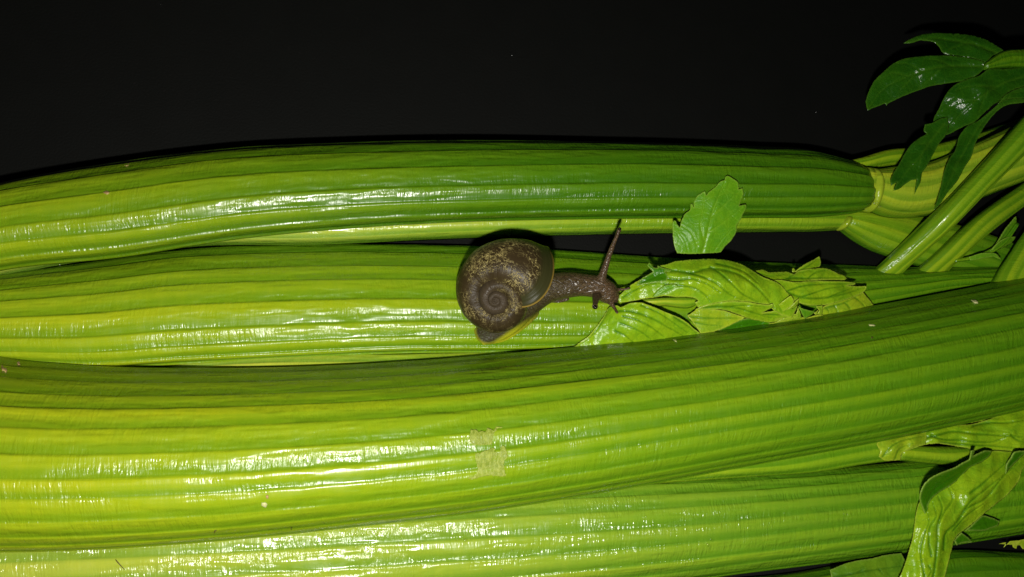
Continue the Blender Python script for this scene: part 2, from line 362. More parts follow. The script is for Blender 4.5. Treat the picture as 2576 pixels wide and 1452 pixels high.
# bottom-right corner stalk
J_ROOT = empty('celery_stalk', P(2450, 1430, 0), 'dark ribbed celery stalk in the bottom corner, below the twisted pale leaf', 'celery stalk', 'celery stalks')
stalk('petiole', hz([(1700, 1466, 1600, 2, 80), (2000, 1440, 1590, 2, 84), (2200, 1405, 1575, 2, 86), (2400, 1383, 1550, 2, 88), (2576, 1389, 1530, 2, 88), (2800, 1392, 1520, 2, 84)]), M_TOP, J_ROOT, 6, 8, 120, 100, 0.55, 16, 0.4, 1.0)

# front stalk, lying on the others
F_ROOT = empty('celery_stalk', P(1200, 1140, 120), 'widest yellow-green celery stalk in front, with a peeled scar on its back', 'celery stalk', 'celery stalks')
F_ST = hz([(-330, 880, 1400, 105, 255), (-60, 890, 1393, 105, 255), (0, 902, 1391, 105, 255), (150, 916, 1388, 105, 255), (500, 926, 1367, 105, 252), (900, 916, 1326, 105, 248), (1200, 896, 1290, 105, 240), (1450, 873, 1250, 105, 232), (1900, 820, 1168, 105, 215), (2250, 764, 1102, 105, 200), (2576, 702, 1030, 105, 190), (2820, 650, 970, 105, 185)])
oF, hF = stalk('petiole', F_ST, M_FRONT, F_ROOT, 14, 10.5, 300, 260, 0.85, 21, 0.0, 1.0, skew=-0.3)

# ------------------------------------------------------------------ slanting leaf stems at the right
def stem_thing(sts, label, mat, nrib, seed, group='slanting leaf stems'):
    c = P((sts[0][0] + sts[0][2]) / 2, (sts[0][1] + sts[0][3]) / 2, sts[0][4])
    r = empty('celery_twig', c, label, 'celery twig', group)
    stalk('petiole', sts, mat, r, nrib, 4.0, 80, 70, 0.62, seed, 0.1, 0.9, under='round'); return r
stem_thing([(2165, 712, 2235, 724, 30, 26), (2195, 680, 2262, 692, 40, 30), (2222, 655, 2285, 668, 56, 34), (2290, 590, 2350, 606, 110, 40), (2349, 531, 2412, 552, 165, 42), (2460, 412, 2530, 437, 225, 44), (2576, 284, 2655, 318, 265, 46), (2680, 165, 2770, 200, 290, 48)], 'slanting light green leaf stem with a bright ridge, crossing the joint of the top stalk', M_STEM, 4, 41)
stem_thing([(2262, 715, 2340, 720, 26, 24), (2290, 690, 2368, 695, 36, 28), (2321, 662, 2396, 668, 50, 32), (2446, 546, 2500, 580, 92, 38), (2576, 452, 2620, 490, 92, 40), (2720, 340, 2765, 385, 92, 40)], 'slanting green leaf stem just right of the brighter one', M_STEM, 4, 42)
stem_thing([(2450, 775, 2580, 790, 70, 36), (2470, 745, 2600, 760, 84, 40), (2492, 706, 2615, 720, 96, 40), (2535, 640, 2660, 660, 110, 40), (2585, 565, 2705, 590, 116, 40), (2680, 430, 2790, 460, 120, 40)], 'dark green leaf stem cut by the right edge, above the front stalk', M_STEM, 5, 43)

# ------------------------------------------------------------------ leaves traced as outlines, each leaflet a thin sheet with its own relief
def rbf(ctrl):
    c = np.asarray(ctrl, float); X = c[:, :2] / 100.0; y = c[:, 2]; n = len(c)
    def phi(d): return np.where(d > 1e-9, d * d * np.log(np.maximum(d, 1e-9)), 0.0)
    D = np.linalg.norm(X[:, None] - X[None], axis=-1)
    if n < 3: return lambda q: np.full(len(q), y.mean())
    Pm = np.column_stack([np.ones(n), X]); K = np.block([[phi(D) + np.eye(n) * 0.02, Pm], [Pm.T, np.zeros((3, 3))]])
    sol = np.linalg.lstsq(K, np.concatenate([y, np.zeros(3)]), rcond=None)[0]
    def f(q):
        q = q / 100.0; d = np.linalg.norm(q[:, None] - X[None], axis=-1)
        return phi(d) @ sol[:n] + sol[n] + q @ sol[n + 1:]
    return f

def poly_dist(q, line):
    line = np.asarray(line, float); best = np.full(len(q), 1e9); par = np.zeros(len(q))
    for i in range(len(line) - 1):
        a, b = line[i], line[i + 1]; ab = b - a; t = np.clip(((q - a) @ ab) / max(ab @ ab, 1e-9), 0, 1)
        d = np.linalg.norm(q - (a + t[:, None] * ab), axis=1); w_ = d < best
        best = np.where(w_, d, best); par = np.where(w_, (i + t) / (len(line) - 1), par)
    return best, par

def curve2(pts, n=26):
    return spline(np.asarray(pts, float), n) if len(pts) > 2 else np.asarray(pts, float)

def leaflet(name, outline, ctrl, veins, mat, parent, tf, step=2.1, vdepth=1.8, vw=2.5, rough_out=0.9, thick=2.4, pucker=1.1, seed=1, soft=True):
    """outline / ctrl / veins in the traced coordinates; tf turns them into view coordinates. ctrl rows (x, y, height)."""
    ol = np.array([tf(*p) for p in outline]); ct = np.array([(*tf(p[0], p[1]), p[2]) for p in ctrl])
    r = np.random.default_rng(seed)
    # outline: resampled, faintly uneven
    pts = []
    for i in range(len(ol)):
        a, b = ol[i], ol[(i + 1) % len(ol)]; k = max(1, int(np.linalg.norm(b - a) / step))
        p0, p3 = ol[i - 1], ol[(i + 2) % len(ol)]
        for j in range(k):
            t = j / k; q = a * (1 - t) + b * t
            if soft:
                m1 = (b - p0) * 0.5; m2 = (p3 - a) * 0.5
                def lim(m_):
                    l = np.linalg.norm(m_); L_ = np.linalg.norm(b - a); return m_ * min(1, 0.8 * L_ / max(l, 1e-6))
                u1, u2 = (a - p0), (b - a); u3 = (p3 - b)
                c1 = u1 @ u2 / (np.linalg.norm(u1) * np.linalg.norm(u2) + 1e-6); c2 = u2 @ u3 / (np.linalg.norm(u2) * np.linalg.norm(u3) + 1e-6)
                m1 = lim(m1) if c1 > 0.45 else (b - a); m2 = lim(m2) if c2 > 0.45 else (b - a)
                q = (2*t**3-3*t**2+1)*a + (t**3-2*t**2+t)*m1 + (-2*t**3+3*t**2)*b + (t**3-t**2)*m2
            if j: q = q + r.normal(size=2) * 0.35 * rough_out
            pts.append(q)
    ol2 = np.array(pts); n0 = len(ol2)
    lo_, hi_ = ol2.min(0), ol2.max(0)
    gx, gy = np.meshgrid(np.arange(lo_[0], hi_[0], step), np.arange(lo_[1], hi_[1], step)); gq = np.column_stack([gx.ravel(), gy.ravel()]) + r.uniform(-0.25, 0.25, (gx.size, 2)) * step
    # inside test and clear of the outline
    x, y = gq[:, 0], gq[:, 1]; ins = np.zeros(len(gq), bool); j = n0 - 1
    for i in range(n0):
        xi, yi = ol2[i]; xj, yj = ol2[j]
        with np.errstate(divide='ignore', invalid='ignore'):
            cr = ((yi > y) != (yj > y)) & (x < (xj - xi) * (y - yi) / (yj - yi + 1e-12) + xi)
        ins ^= cr; j = i
    gq = gq[ins]
    closed = np.vstack([ol2, ol2[:1]])
    if len(gq): d, _ = poly_dist(gq, closed); gq = gq[d > step * 0.55]
    allp = np.vstack([ol2, gq]) if len(gq) else ol2
    vs, es, fs, *_ = delaunay_2d_cdt([Vector(p) for p in allp], [], [list(range(n0))], 1, 1e-5)
    q = np.array([(p.x, p.y) for p in vs])
    z = rbf(ct)(q)
    ve = np.zeros(len(q)); rel = np.zeros(len(q))
    for vdef in veins:
        k = 1.0
        if isinstance(vdef, tuple) and isinstance(vdef[0], (int, float)) : k, vdef = vdef[0], vdef[1]
        line = np.array([tf(*p) for p in curve2(vdef)]); d, t = poly_dist(q, line)
        wv = vw * k * (1.15 - 0.7 * t)
        g_ = np.exp(-(d / wv) ** 2); ve = np.maximum(ve, g_ * (1 - 0.4 * t)); rel += -vdepth * k * g_ + 0.35 * vdepth * k * np.exp(-((d - 3.2 * wv) / (2.2 * wv)) ** 2)
    dr, _ = poly_dist(q, closed)
    rim = np.exp(-(dr / 2.6) ** 2)
    # pucker between the veins
    pk = np.zeros(len(q))
    for k in range(6):
        a = r.uniform(0, 2 * np.pi); w_ = r.uniform(0.07, 0.22); pk += np.sin(q[:, 0] * math.cos(a) * w_ + q[:, 1] * math.sin(a) * w_ + r.uniform(0, 6.28)) / 6 ** 0.5
    z = z + rel + pucker * pk * (1 - 0.5 * rim)
    V = P(q[:, 0], q[:, 1], z)
    area = lambda f_: sum(q[f_[i]][0] * q[f_[(i+1) % len(f_)]][1] - q[f_[(i+1) % len(f_)]][0] * q[f_[i]][1] for i in range(len(f_)))
    faces = [list(f_) if area(f_) < 0 else list(f_)[::-1] for f_ in fs]
    o = mesh_obj(name, V, faces, mat, parent, {'vein': ve, 'rim': rim}, q + seed * 51)
    md = o.modifiers.new('thickness', 'SOLIDIFY'); md.thickness = thick * S; md.offset = -1
    return o

T2 = lambda x, y: (1405.6 + x / 3.1015, 606.9 + y / 3.1015)
T3 = lambda x, y: (2044.5 + x * 0.46185, 63.9 + y * 0.46185)
T4 = lambda x, y: (2108.4 + x / 2.9443, 958.3 + y / 2.9443)
T8 = lambda x, y: (1469.5 + x / 3.360, 351.4 + y / 3.360)

L_DULL = leaf_material('leaf_dull_scrap', (0.11, 0.21, 0.008), (0.03, 0.10, 0.004), (0.2, 0.28, 0.04), 0.3, 0.95, 0.05, 0.25)
# single leaf fragment against the upper stalk
FR = empty('celery_leaflet', P(1757, 637, 150), 'single flat toothed leaf scrap standing against the top stalk, cut straight at its base', 'leaf')
leaflet('blade', [(785,960),(758,880),(748,760),(750,690),(768,682),(790,720),(808,745),(822,690),(850,630),(895,590),(900,545),(912,538),(926,572),(930,520),(960,470),(1020,433),(1034,470),(1050,445),(1110,400),(1150,355),(1190,338),(1193,318),(1213,305),(1260,330),(1302,362),(1306,422),(1340,408),(1347,460),(1325,520),(1312,562),(1340,550),(1366,548),(1372,572),(1350,620),(1320,680),(1290,725),(1290,770),(1245,850),(1190,905),(1150,952),(1000,962),(890,966)],
  [(785,960,150),(1150,950,150),(900,800,172),(1200,800,175),(1050,700,186),(760,720,165),(930,540,180),(1100,500,196),(1210,310,205),(1300,400,200),(1360,560,190)],
  [(1.3,[(1000,955),(1040,800),(1090,600),(1190,360)]), (0.8,[(960,900),(900,780),(770,700)]), (0.8,[(1010,850),(985,700),(1010,560),(1015,450)]), (0.8,[(1060,780),(1180,700),(1340,570)]), (0.7,[(1080,650),(1180,560),(1320,430)]), (0.5,[(880,950),(850,850),(800,780)]), (0.5,[(1100,940),(1180,830),(1270,740)])], L_MID, FR, T8, seed=3, pucker=0.7)

# crumpled leaf clump in front of the snail
K_ROOT = empty('celery_leaf', P(1800, 760, 120), 'crumpled wet yellow-green celery leaf heap that the snail reaches for', 'leaf')
zk = 1.0
stalk('leaf_stem', [(1615, 752, 1622, 772, 128, 16), (1660, 749, 1668, 770, 130, 18), (1740, 748, 1745, 772, 134, 20), (1752, 750, 1752, 768, 134, 18)], M_PALESTEM, K_ROOT, 3, 1.5, 40, 40, 0.7, 51, 0.0, 0.8, under='round')
leaflet('leaflet', [(60,840),(120,822),(230,745),(300,660),(350,590),(392,515),(455,500),(480,515),(560,482),(640,478),(700,498),(760,520),(830,552),(900,580),(960,608),(1010,640),(1060,690),(1106,722),(1120,760),(900,800),(600,830),(200,880)],
  [(60,840,118),(230,745,130),(350,590,140),(400,515,146),(470,520,172),(560,485,180),(760,525,184),(900,585,176),(1010,640,160),(1106,722,138),(900,790,128),(600,700,168),(600,820,130),(300,850,122),(400,650,150),(800,660,170)],
  [(1.2,[(470,545),(560,548),(700,590),(850,670),(970,738)]), [(500,585),(600,610),(720,670),(820,745)], [(480,640),(560,670),(660,720),(720,770)], [(440,700),(520,740),(580,790)], [(900,590),(990,650),(1080,715)], (0.7,[(640,500),(780,560),(900,640),(1020,725)]), (0.9,[(392,520),(330,640),(240,750),(90,838)])], L_PALE, K_ROOT, T2, seed=5)
leaflet('leaflet', [(1005,582),(1050,550),(1090,520),(1200,530),(1300,545),(1455,596),(1350,650),(1210,706),(1110,724),(1060,650)],
  [(1005,582,150),(1090,525,156),(1300,545,160),(1455,596,156),(1210,706,138),(1110,722,136),(1150,620,152)],
  [[(1020,590),(1150,600),(1300,600),(1430,600)], (0.7,[(1040,630),(1150,650),(1290,660)])], L_PALER, K_ROOT, T2, seed=6)
leaflet('leaflet', [(1210,715),(1350,640),(1480,600),(1640,620),(1650,660),(1500,690),(1350,712)],
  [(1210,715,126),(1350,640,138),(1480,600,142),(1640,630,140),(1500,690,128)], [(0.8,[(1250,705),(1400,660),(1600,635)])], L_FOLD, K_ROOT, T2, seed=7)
leaflet('leaflet', [(462,445),(480,415),(560,345),(650,290),(735,236),(760,205),(800,188),(850,178),(900,158),(1000,146),(1100,139),(1200,137),(1300,145),(1400,168),(1460,195),(1520,232),(1600,280),(1720,330),(1800,420),(1860,500),(1820,600),(1700,560),(1660,520),(1640,495),(1560,488),(1480,474),(1330,468),(1200,490),(1090,520),(1060,480),(1090,468),(1060,445),(1000,436),(920,436),(830,428),(740,440),(660,450),(560,470),(475,482)],
  [(462,445,150),(560,470,152),(560,345,158),(740,440,160),(740,240,166),(900,330,190),(900,158,172),(1100,139,180),(1100,300,214),(1050,440,182),(1200,490,184),(1300,300,222),(1300,145,184),(1400,168,182),(1480,470,186),(1500,330,214),(1520,232,184),(1640,490,178),(1720,340,192),(1820,590,164),(1860,500,166)],
  [(1.3,[(760,235),(900,230),(1050,245),(1150,215),(1300,225),(1420,265),(1500,320),(1620,440),(1680,520)]), (1.1,[(830,290),(950,300),(1020,292),(1100,310),(1200,360),(1260,400)]), [(830,340),(950,345),(1060,370),(1130,410),(1190,480)], [(1020,250),(1130,280),(1230,330),(1330,410),(1430,460)], [(1180,200),(1260,250),(1350,330),(1420,400),(1560,480)], (0.9,[(1230,175),(1340,200),(1450,240),(1560,330)]), (0.8,[(500,440),(600,380),(720,330),(860,330)]), (0.7,[(740,430),(790,375),(880,340)])], L_PALE, K_ROOT, T2, seed=8, pucker=1.5, vdepth=2.4)
leaflet('leaflet', [(690,190),(705,165),(720,180),(745,205),(775,205),(770,190),(810,205),(880,222),(870,240),(830,235),(850,270),(845,310),(780,320),(700,330),(600,345),(650,290),(735,240)],
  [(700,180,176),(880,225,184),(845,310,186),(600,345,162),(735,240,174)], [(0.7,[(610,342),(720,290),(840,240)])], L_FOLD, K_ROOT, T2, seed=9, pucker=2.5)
leaflet('leaflet', [(735,438),(770,385),(830,345),(900,335),(925,350),(900,372),(840,405)], [(735,438,164),(830,345,184),(925,350,200),(840,405,182)], [(0.7,[(745,430),(820,385),(910,348)])], L_MID, K_ROOT, T2, seed=10, pucker=1)
leaflet('leaflet', [(1075,528),(1140,505),(1200,488),(1330,470),(1480,476),(1560,490),(1640,497),(1672,488),(1675,515),(1590,560),(1700,545),(1720,560),(1740,575),(1860,572),(1880,595),(1750,602),(1690,612),(1750,600),(1740,620),(1640,635),(1560,622),(1480,605),(1400,572),(1320,545),(1240,532),(1150,535)],
  [(1075,528,172),(1200,488,184),(1330,470,192),(1480,476,192),(1640,497,184),(1672,488,188),(1860,575,160),(1640,635,146),(1480,605,152),(1320,545,170),(1500,530,186),(1200,520,178),(1700,580,164)],
  [(1.1,[(1090,525),(1250,510),(1400,525),(1520,560),(1660,600)]), (0.7,[(1300,515),(1450,500),(1600,510)]), (0.7,[(1600,570),(1700,575),(1850,580)])], L_PALE, K_ROOT, T2, seed=11, pucker=1.2)
leaflet('leaflet', [(2050,520),(2150,470),(2290,430),(2375,395),(2420,450),(2470,515),(2440,530),(2200,575),(2040,600),(1990,560)],
  [(2050,520,132),(2375,395,124),(2470,520,108),(2200,575,128),(2040,600,130),(2250,490,134)],
  [(1.0,[(2080,520),(2200,490),(2290,450),(2370,405)]), (0.8,[(2150,500),(2170,540),(2175,580)]), (0.8,[(2230,480),(2270,520),(2280,560)]), (0.8,[(2310,440),(2370,490),(2400,535)]), (0.6,[(2090,520),(2110,560),(2110,590)])], L_PALER, K_ROOT, T2, seed=12)
leaflet('leaflet', [(1520,232),(1600,222),(1640,240),(1720,238),(1790,238),(1835,255),(1870,232),(1950,214),(2060,208),(2120,222),(2180,250),(2230,268),(2252,288),(2230,304),(2100,302),(1980,305),(1850,330),(1700,330),(1600,290)],
  [(1520,232,172),(1640,240,160),(1790,238,156),(1950,214,158),(2060,208,160),(2252,288,138),(2100,302,156),(1850,325,170),(1700,325,176),(2000,260,168)],
  [(1.1,[(1700,320),(1800,290),(1950,290),(2100,285),(2220,285)]), (0.8,[(1790,290),(1850,250),(1930,235)]), (0.8,[(1950,285),(2000,245),(2090,225)]), (0.6,[(1560,250),(1650,270),(1760,260)])], L_PALE, K_ROOT, T2, seed=13, pucker=1.3)
leaflet('leaflet', [(1640,310),(1720,300),(1850,318),(1980,308),(2100,310),(2200,312),(2318,324),(2312,338),(2250,345),(2310,350),(2403,352),(2392,385),(2340,420),(2250,455),(2150,485),(2050,502),(1950,500),(1870,480),(1800,440),(1700,390)],
  [(1640,310,184),(1720,300,180),(2000,310,172),(2318,324,146),(2403,355,138),(2250,455,142),(2050,502,150),(1870,480,168),(1700,390,184),(1950,400,182),(2150,400,170)],
  [(1.2,[(1680,330),(1790,400),(1900,440),(2050,445),(2200,420),(2390,360)]), (0.8,[(1790,385),(1900,350),(2050,335),(2300,332)]), (0.8,[(1900,435),(2000,400),(2100,370),(2230,350)]), (0.8,[(1720,340),(1760,420),(1850,470)]), (0.7,[(2100,440),(2200,400),(2300,360)])], L_PALE, K_ROOT, T2, seed=14, pucker=1.2)
leaflet('leaflet', [(1845,238),(1880,205),(1940,168),(2000,138),(2034,116),(2046,160),(2040,190),(2024,208),(1960,226),(1900,238)], [(1845,238,150),(1940,168,150),(2034,116,136),(2040,195,146),(1900,238,156)], [(0.8,[(1855,236),(1950,190),(2030,125)])], L_PALE, K_ROOT, T2, seed=15, pucker=0.8)
leaflet('leaflet', [(1824,238),(1822,215),(1832,205),(1846,226),(1842,240)], [(1824,238,154),(1832,205,150),(1842,240,154)], [], L_PALE, K_ROOT, T2, seed=16, pucker=0.4)
for k, (ol_, ct_) in enumerate([
   ([(1715,535),(1718,500),(1740,478),(1772,452),(1812,424),(1836,462),(1828,490),(1795,522),(1750,552),(1720,558)], [(1715,535,166),(1740,478,186),(1812,424,196),(1836,462,192),(1750,552,168)]),
   ([(1740,548),(1800,520),(1835,488),(1875,448),(1872,480),(1850,512),(1800,540),(1755,560)], [(1740,548,166),(1835,488,182),(1875,448,184),(1800,540,164)]),
   ([(1866,508),(1900,525),(1950,540),(2005,552),(1965,580),(1922,608),(1902,575),(1885,540)], [(1866,508,176),(2005,552,158),(1922,608,150),(1900,530,174)]),
   ([(2010,512),(2060,502),(2062,540),(2050,582),(2020,570),(2036,545)], [(2010,512,166),(2060,502,164),(2050,582,142),(2036,545,160)]),
   ([(1870,520),(1885,560),(1896,600),(1850,612),(1800,616),(1740,622),(1700,632),(1760,600),(1850,590)], [(1870,520,170),(1896,600,152),(1700,632,148),(1800,600,158)])]):
    leaflet('leaflet', ol_, ct_, [], L_PALE if k != 2 else L_MID, K_ROOT, T2, seed=20 + k, pucker=0.8, thick=2.5)
leaflet('leaflet', [(1880,590),(1940,600),(2000,580),(2060,575),(2060,600),(1900,640),(1700,660),(1640,645),(1740,622)], [(1880,590,146),(2060,580,138),(1700,660,134),(1640,645,138)], [(0.7,[(1700,640),(1850,620),(2040,590)])], L_PALER, K_ROOT, T2, seed=27, pucker=1)

# dark leaf hanging into the picture at the upper right
U_ROOT = empty('celery_leaf', P(2540, 160, 260), 'dark green celery leaf with drooping toothed leaflets hanging over the black background', 'leaf')
stalk('leaf_stem', [(2478, 158, 2480, 176, 262, 14), (2520, 130, 2525, 172, 264, 20), (2576, 124, 2582, 172, 266, 22), (2700, 110, 2708, 165, 266, 24)], M_TOP, U_ROOT, 4, 2, 50, 50, 0.7, 61, 0.8, 1.0, under='round')
leaflet('leaflet', [(494,97),(540,70),(600,48),(700,40),(800,44),(880,55),(945,76),(1000,108),(1045,138),(985,162),(945,205),(880,182),(780,168),(712,150),(685,112),(655,88),(590,80),(535,94)],
  [(494,97,190),(600,60,205),(800,44,222),(1045,138,262),(945,200,256),(780,165,232),(690,110,216),(860,110,250)], [(1.2,[(1000,150),(900,110),(780,85),(640,70),(510,92)]), (0.7,[(900,110),(850,80),(780,55)]), (0.7,[(830,100),(770,120),(720,145)])], L_DARK, U_ROOT, T3, seed=31, step=3.4)
leaflet('leaflet', [(300,462),(290,420),(300,375),(330,310),(380,258),(430,215),(480,188),(540,174),(640,164),(760,164),(860,176),(930,198),(942,228),(900,268),(840,298),(760,312),(650,330),(560,360),(480,392),(412,424),(402,438),(395,425),(350,442),(320,452)],
  [(300,462,175),(290,420,172),(380,258,196),(540,174,214),(760,164,238),(940,215,262),(840,298,240),(650,330,216),(480,392,196),(650,240,238),(400,380,186)],
  [(1.3,[(935,225),(800,220),(650,235),(500,285),(380,350),(305,450)]), (0.8,[(760,222),(680,190),(600,178)]), (0.8,[(600,250),(520,210),(450,205)]), (0.8,[(520,275),(430,260),(350,300)]), (0.8,[(700,232),(640,290),(560,350)]), (0.7,[(560,262),(500,330),(420,410)])], L_DARK, U_ROOT, T3, seed=32, step=3.4)
leaflet('leaflet', [(905,275),(960,238),(1050,238),(1151,225),(1300,200),(1300,330),(1151,332),(1060,368),(1020,412),(985,432),(930,482),(880,528),(830,548),(780,572),(735,595),(690,605),(658,520),(690,450),(720,385),(765,330),(840,292)],
  [(905,275,258),(1050,238,268),(1300,200,272),(1300,330,262),(1060,368,256),(930,482,232),(780,572,208),(690,605,196),(658,520,190),(720,385,214),(840,292,244),(900,400,256)],
  [(1.3,[(1200,270),(1050,310),(930,380),(820,470),(710,590)]), (0.8,[(1000,335),(880,330),(760,360)]), (0.8,[(900,405),(800,420),(690,480)]), (0.8,[(950,370),(920,430),(900,500)])], L_DARK, U_ROOT, T3, seed=33, step=3.4, pucker=1.8)
leaflet('leaflet', [(735,498),(742,560),(722,602),(690,642),(655,705),(622,768),(596,805),(588,850),(556,918),(562,872),(570,838),(535,845),(500,868),(470,892),(440,896),(462,852),(430,872),(424,838),(455,780),(480,740),(500,700),(530,655),(570,620),(622,592),(606,572),(612,540),(650,532),(690,510)],
  [(735,498,214),(722,602,206),(622,768,204),(556,918,196),(440,896,192),(424,838,190),(500,700,184),(622,592,200),(612,540,200),(580,720,202)],
  [(1.2,[(715,540),(650,620),(580,720),(510,800),(445,890)]), (0.7,[(640,640),(570,650),(520,690)]), (0.7,[(600,695),(580,760),(565,840)])], L_DARK, U_ROOT, T3, seed=34, step=3.4)
leaflet('leaflet', [(1151,398),(1060,402),(1015,425),(960,475),(900,520),(845,545),(800,600),(775,680),(745,725),(718,790),(705,850),(690,910),(664,1004),(700,962),(740,905),(790,845),(830,770),(862,720),(885,645),(915,585),(960,515),(1010,462),(1060,432),(1151,418),(1260,400),(1260,380)],
  [(1260,390,262),(1151,405,258),(1015,430,246),(900,530,222),(790,640,200),(718,790,212),(664,1004,214),(790,845,218),(885,645,226)],
  [(1.2,[(1140,410),(1020,440),(900,560),(830,680),(740,860),(670,1000)]), (0.7,[(830,680),(790,740),(735,860)])], L_DARK, U_ROOT, T3, seed=35, step=3.4)
leaflet('leaflet', [(1010,430),(1060,372),(1151,335),(1260,330),(1260,380),(1151,398),(1060,402)], [(1010,430,250),(1151,335,262),(1260,380,258)], [(0.8,[(1020,425),(1100,370),(1240,350)])], L_DARK, U_ROOT, T3, seed=36, step=3.4)

# small sprig between the slanting stems
Q_ROOT = empty('celery_sprig', P(2440, 650, 60), 'tiny curled green leaf sprig between the slanting stems at the right', 'leaf')
stalk('leaf_stem', [(2404, 652, 2404, 660, 84, 6), (2440, 645, 2442, 655, 86, 7), (2480, 632, 2484, 643, 90, 7), (2520, 606, 2526, 618, 94, 7), (2556, 560, 2564, 566, 98, 6)], M_STEM, Q_ROOT, 2, 0.6, 30, 24, 0.7, 71, 0.5, 1, under='round')
T3b = T3
leaflet('leaflet', [(980,1225),(1010,1175),(1050,1110),(1095,1055),(1110,1040),(1112,1085),(1080,1140),(1040,1190)], [(980,1225,98),(1110,1040,100),(1112,1085,90)], [(0.6,[(985,1220),(1050,1140),(1105,1050)])], L_MID, Q_ROOT, T3b, seed=41, pucker=0.6)
leaflet('leaflet', [(960,1240),(1010,1185),(1060,1155),(1110,1152),(1085,1185),(1030,1215)], [(960,1240,94),(1060,1155,104),(1110,1152,92)], [(0.6,[(965,1235),(1040,1185),(1100,1157)])], L_MID, Q_ROOT, T3b, seed=42, pucker=0.6)
leaflet('leaflet', [(850,1262),(930,1240),(1000,1245),(1030,1280),(985,1262),(930,1270),(860,1282)], [(850,1262,92),(930,1240,104),(1030,1280,92),(860,1282,90)], [(0.6,[(855,1272),(940,1252),(1025,1278)])], L_MID, Q_ROOT, T3b, seed=43, pucker=0.6)

# pale crumpled leaf on the thin jointed stalk
W_ROOT = empty('celery_leaf', P(2420, 1100, 140), 'pale crumpled leaf lying along the lower edge of the front stalk, at the right edge', 'leaf')
leaflet('leaflet', [(330,480),(400,420),(450,392),(550,372),(650,362),(800,330),(1000,318),(1100,288),(1200,248),(1377,190),(1500,160),(1500,540),(1377,525),(1200,520),(1050,522),(960,500),(900,488),(750,464),(640,474),(560,500),(460,530)],
  [(330,480,158),(450,392,150),(650,362,152),(1000,318,156),(1200,248,160),(1500,160,160),(1500,540,170),(1200,520,162),(1050,522,158),(900,488,158),(640,474,156),(700,420,172),(1000,420,182),(1300,380,190)],
  [(1.2,[(560,440),(700,410),(850,375),(1000,390),(1150,400),(1377,415)]), [(760,455),(900,470),(1050,480),(1200,488),(1377,510)], [(690,400),(760,430),(900,440),(1050,455),(1190,440),(1260,400)], [(1000,330),(1120,310),(1240,310),(1377,290)], (0.8,[(1280,400),(1330,440),(1377,455)]), (0.7,[(690,405),(740,425),(780,432)])], L_PALE, W_ROOT, T4, seed=51, pucker=1.5, vdepth=2.4)
leaflet('leaflet', [(880,318),(960,292),(1050,282),(1095,285),(1060,300),(970,312)], [(880,318,162),(1050,282,172),(1095,285,168),(970,312,164)], [], L_PALER, W_ROOT, T4, seed=52, pucker=0.6)

leaflet('leaf_base', [(285,470),(300,448),(345,436),(450,392),(560,372),(660,378),(650,470),(560,492),(500,520),(470,545),(465,585),(400,592),(345,592),(300,562),(310,520)],
  [(285,470,160),(450,392,158),(660,378,156),(650,470,166),(500,520,172),(465,585,160),(345,592,156),(300,520,166),(400,500,182),(540,440,178)], [(0.8,[(330,560),(400,480),(520,430),(640,410)]), (0.6,[(420,580),(450,510),(560,460)])], L_PALER, W_ROOT, T4, seed=53, pucker=2.4)

# twisted leaf rising from the bottom right
X_ROOT = empty('celery_leaf', P(2330, 1420, 160), 'twisted pale leaf on a flat stem rising from the bottom edge, its side curled dark', 'leaf')
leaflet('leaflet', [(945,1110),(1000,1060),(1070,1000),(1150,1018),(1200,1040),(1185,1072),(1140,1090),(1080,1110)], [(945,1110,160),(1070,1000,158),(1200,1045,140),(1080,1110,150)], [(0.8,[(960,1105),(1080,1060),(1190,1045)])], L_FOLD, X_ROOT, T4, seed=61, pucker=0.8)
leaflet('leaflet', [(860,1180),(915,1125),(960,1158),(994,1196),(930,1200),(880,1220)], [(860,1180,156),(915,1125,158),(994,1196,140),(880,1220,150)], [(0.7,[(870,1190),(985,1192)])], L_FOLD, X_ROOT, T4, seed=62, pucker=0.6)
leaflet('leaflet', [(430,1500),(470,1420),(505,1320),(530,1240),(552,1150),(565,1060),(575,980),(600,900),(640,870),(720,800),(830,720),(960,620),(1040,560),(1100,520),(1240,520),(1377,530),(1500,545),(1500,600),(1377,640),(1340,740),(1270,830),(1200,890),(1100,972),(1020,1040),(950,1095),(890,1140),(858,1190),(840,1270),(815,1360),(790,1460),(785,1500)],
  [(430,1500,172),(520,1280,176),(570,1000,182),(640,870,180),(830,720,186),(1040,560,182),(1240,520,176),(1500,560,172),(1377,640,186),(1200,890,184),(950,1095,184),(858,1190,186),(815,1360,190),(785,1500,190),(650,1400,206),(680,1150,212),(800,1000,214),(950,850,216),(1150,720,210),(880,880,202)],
  [(1.3,[(700,1480),(720,1350),(735,1200),(745,1050),(800,950),(850,870),(820,790)]), (1.1,[(780,1250),(800,1120),(860,1070),(950,950),(1080,880),(1240,690),(1340,600)]), [(640,1450),(610,1250),(640,1120),(670,1050),(665,980)], [(690,1300),(672,1180),(680,1080),(725,1000),(700,900)], [(745,1040),(770,940),(740,850)], [(980,830),(1060,770),(1150,690),(1250,600)], [(900,1020),(960,920),(1100,800),(1200,720)], (0.8,[(850,1110),(950,1000),(1080,910)]), (0.8,[(670,1370),(690,1400),(660,1470)])], L_PALE, X_ROOT, T4, seed=63, pucker=1.5, vdepth=2.4)
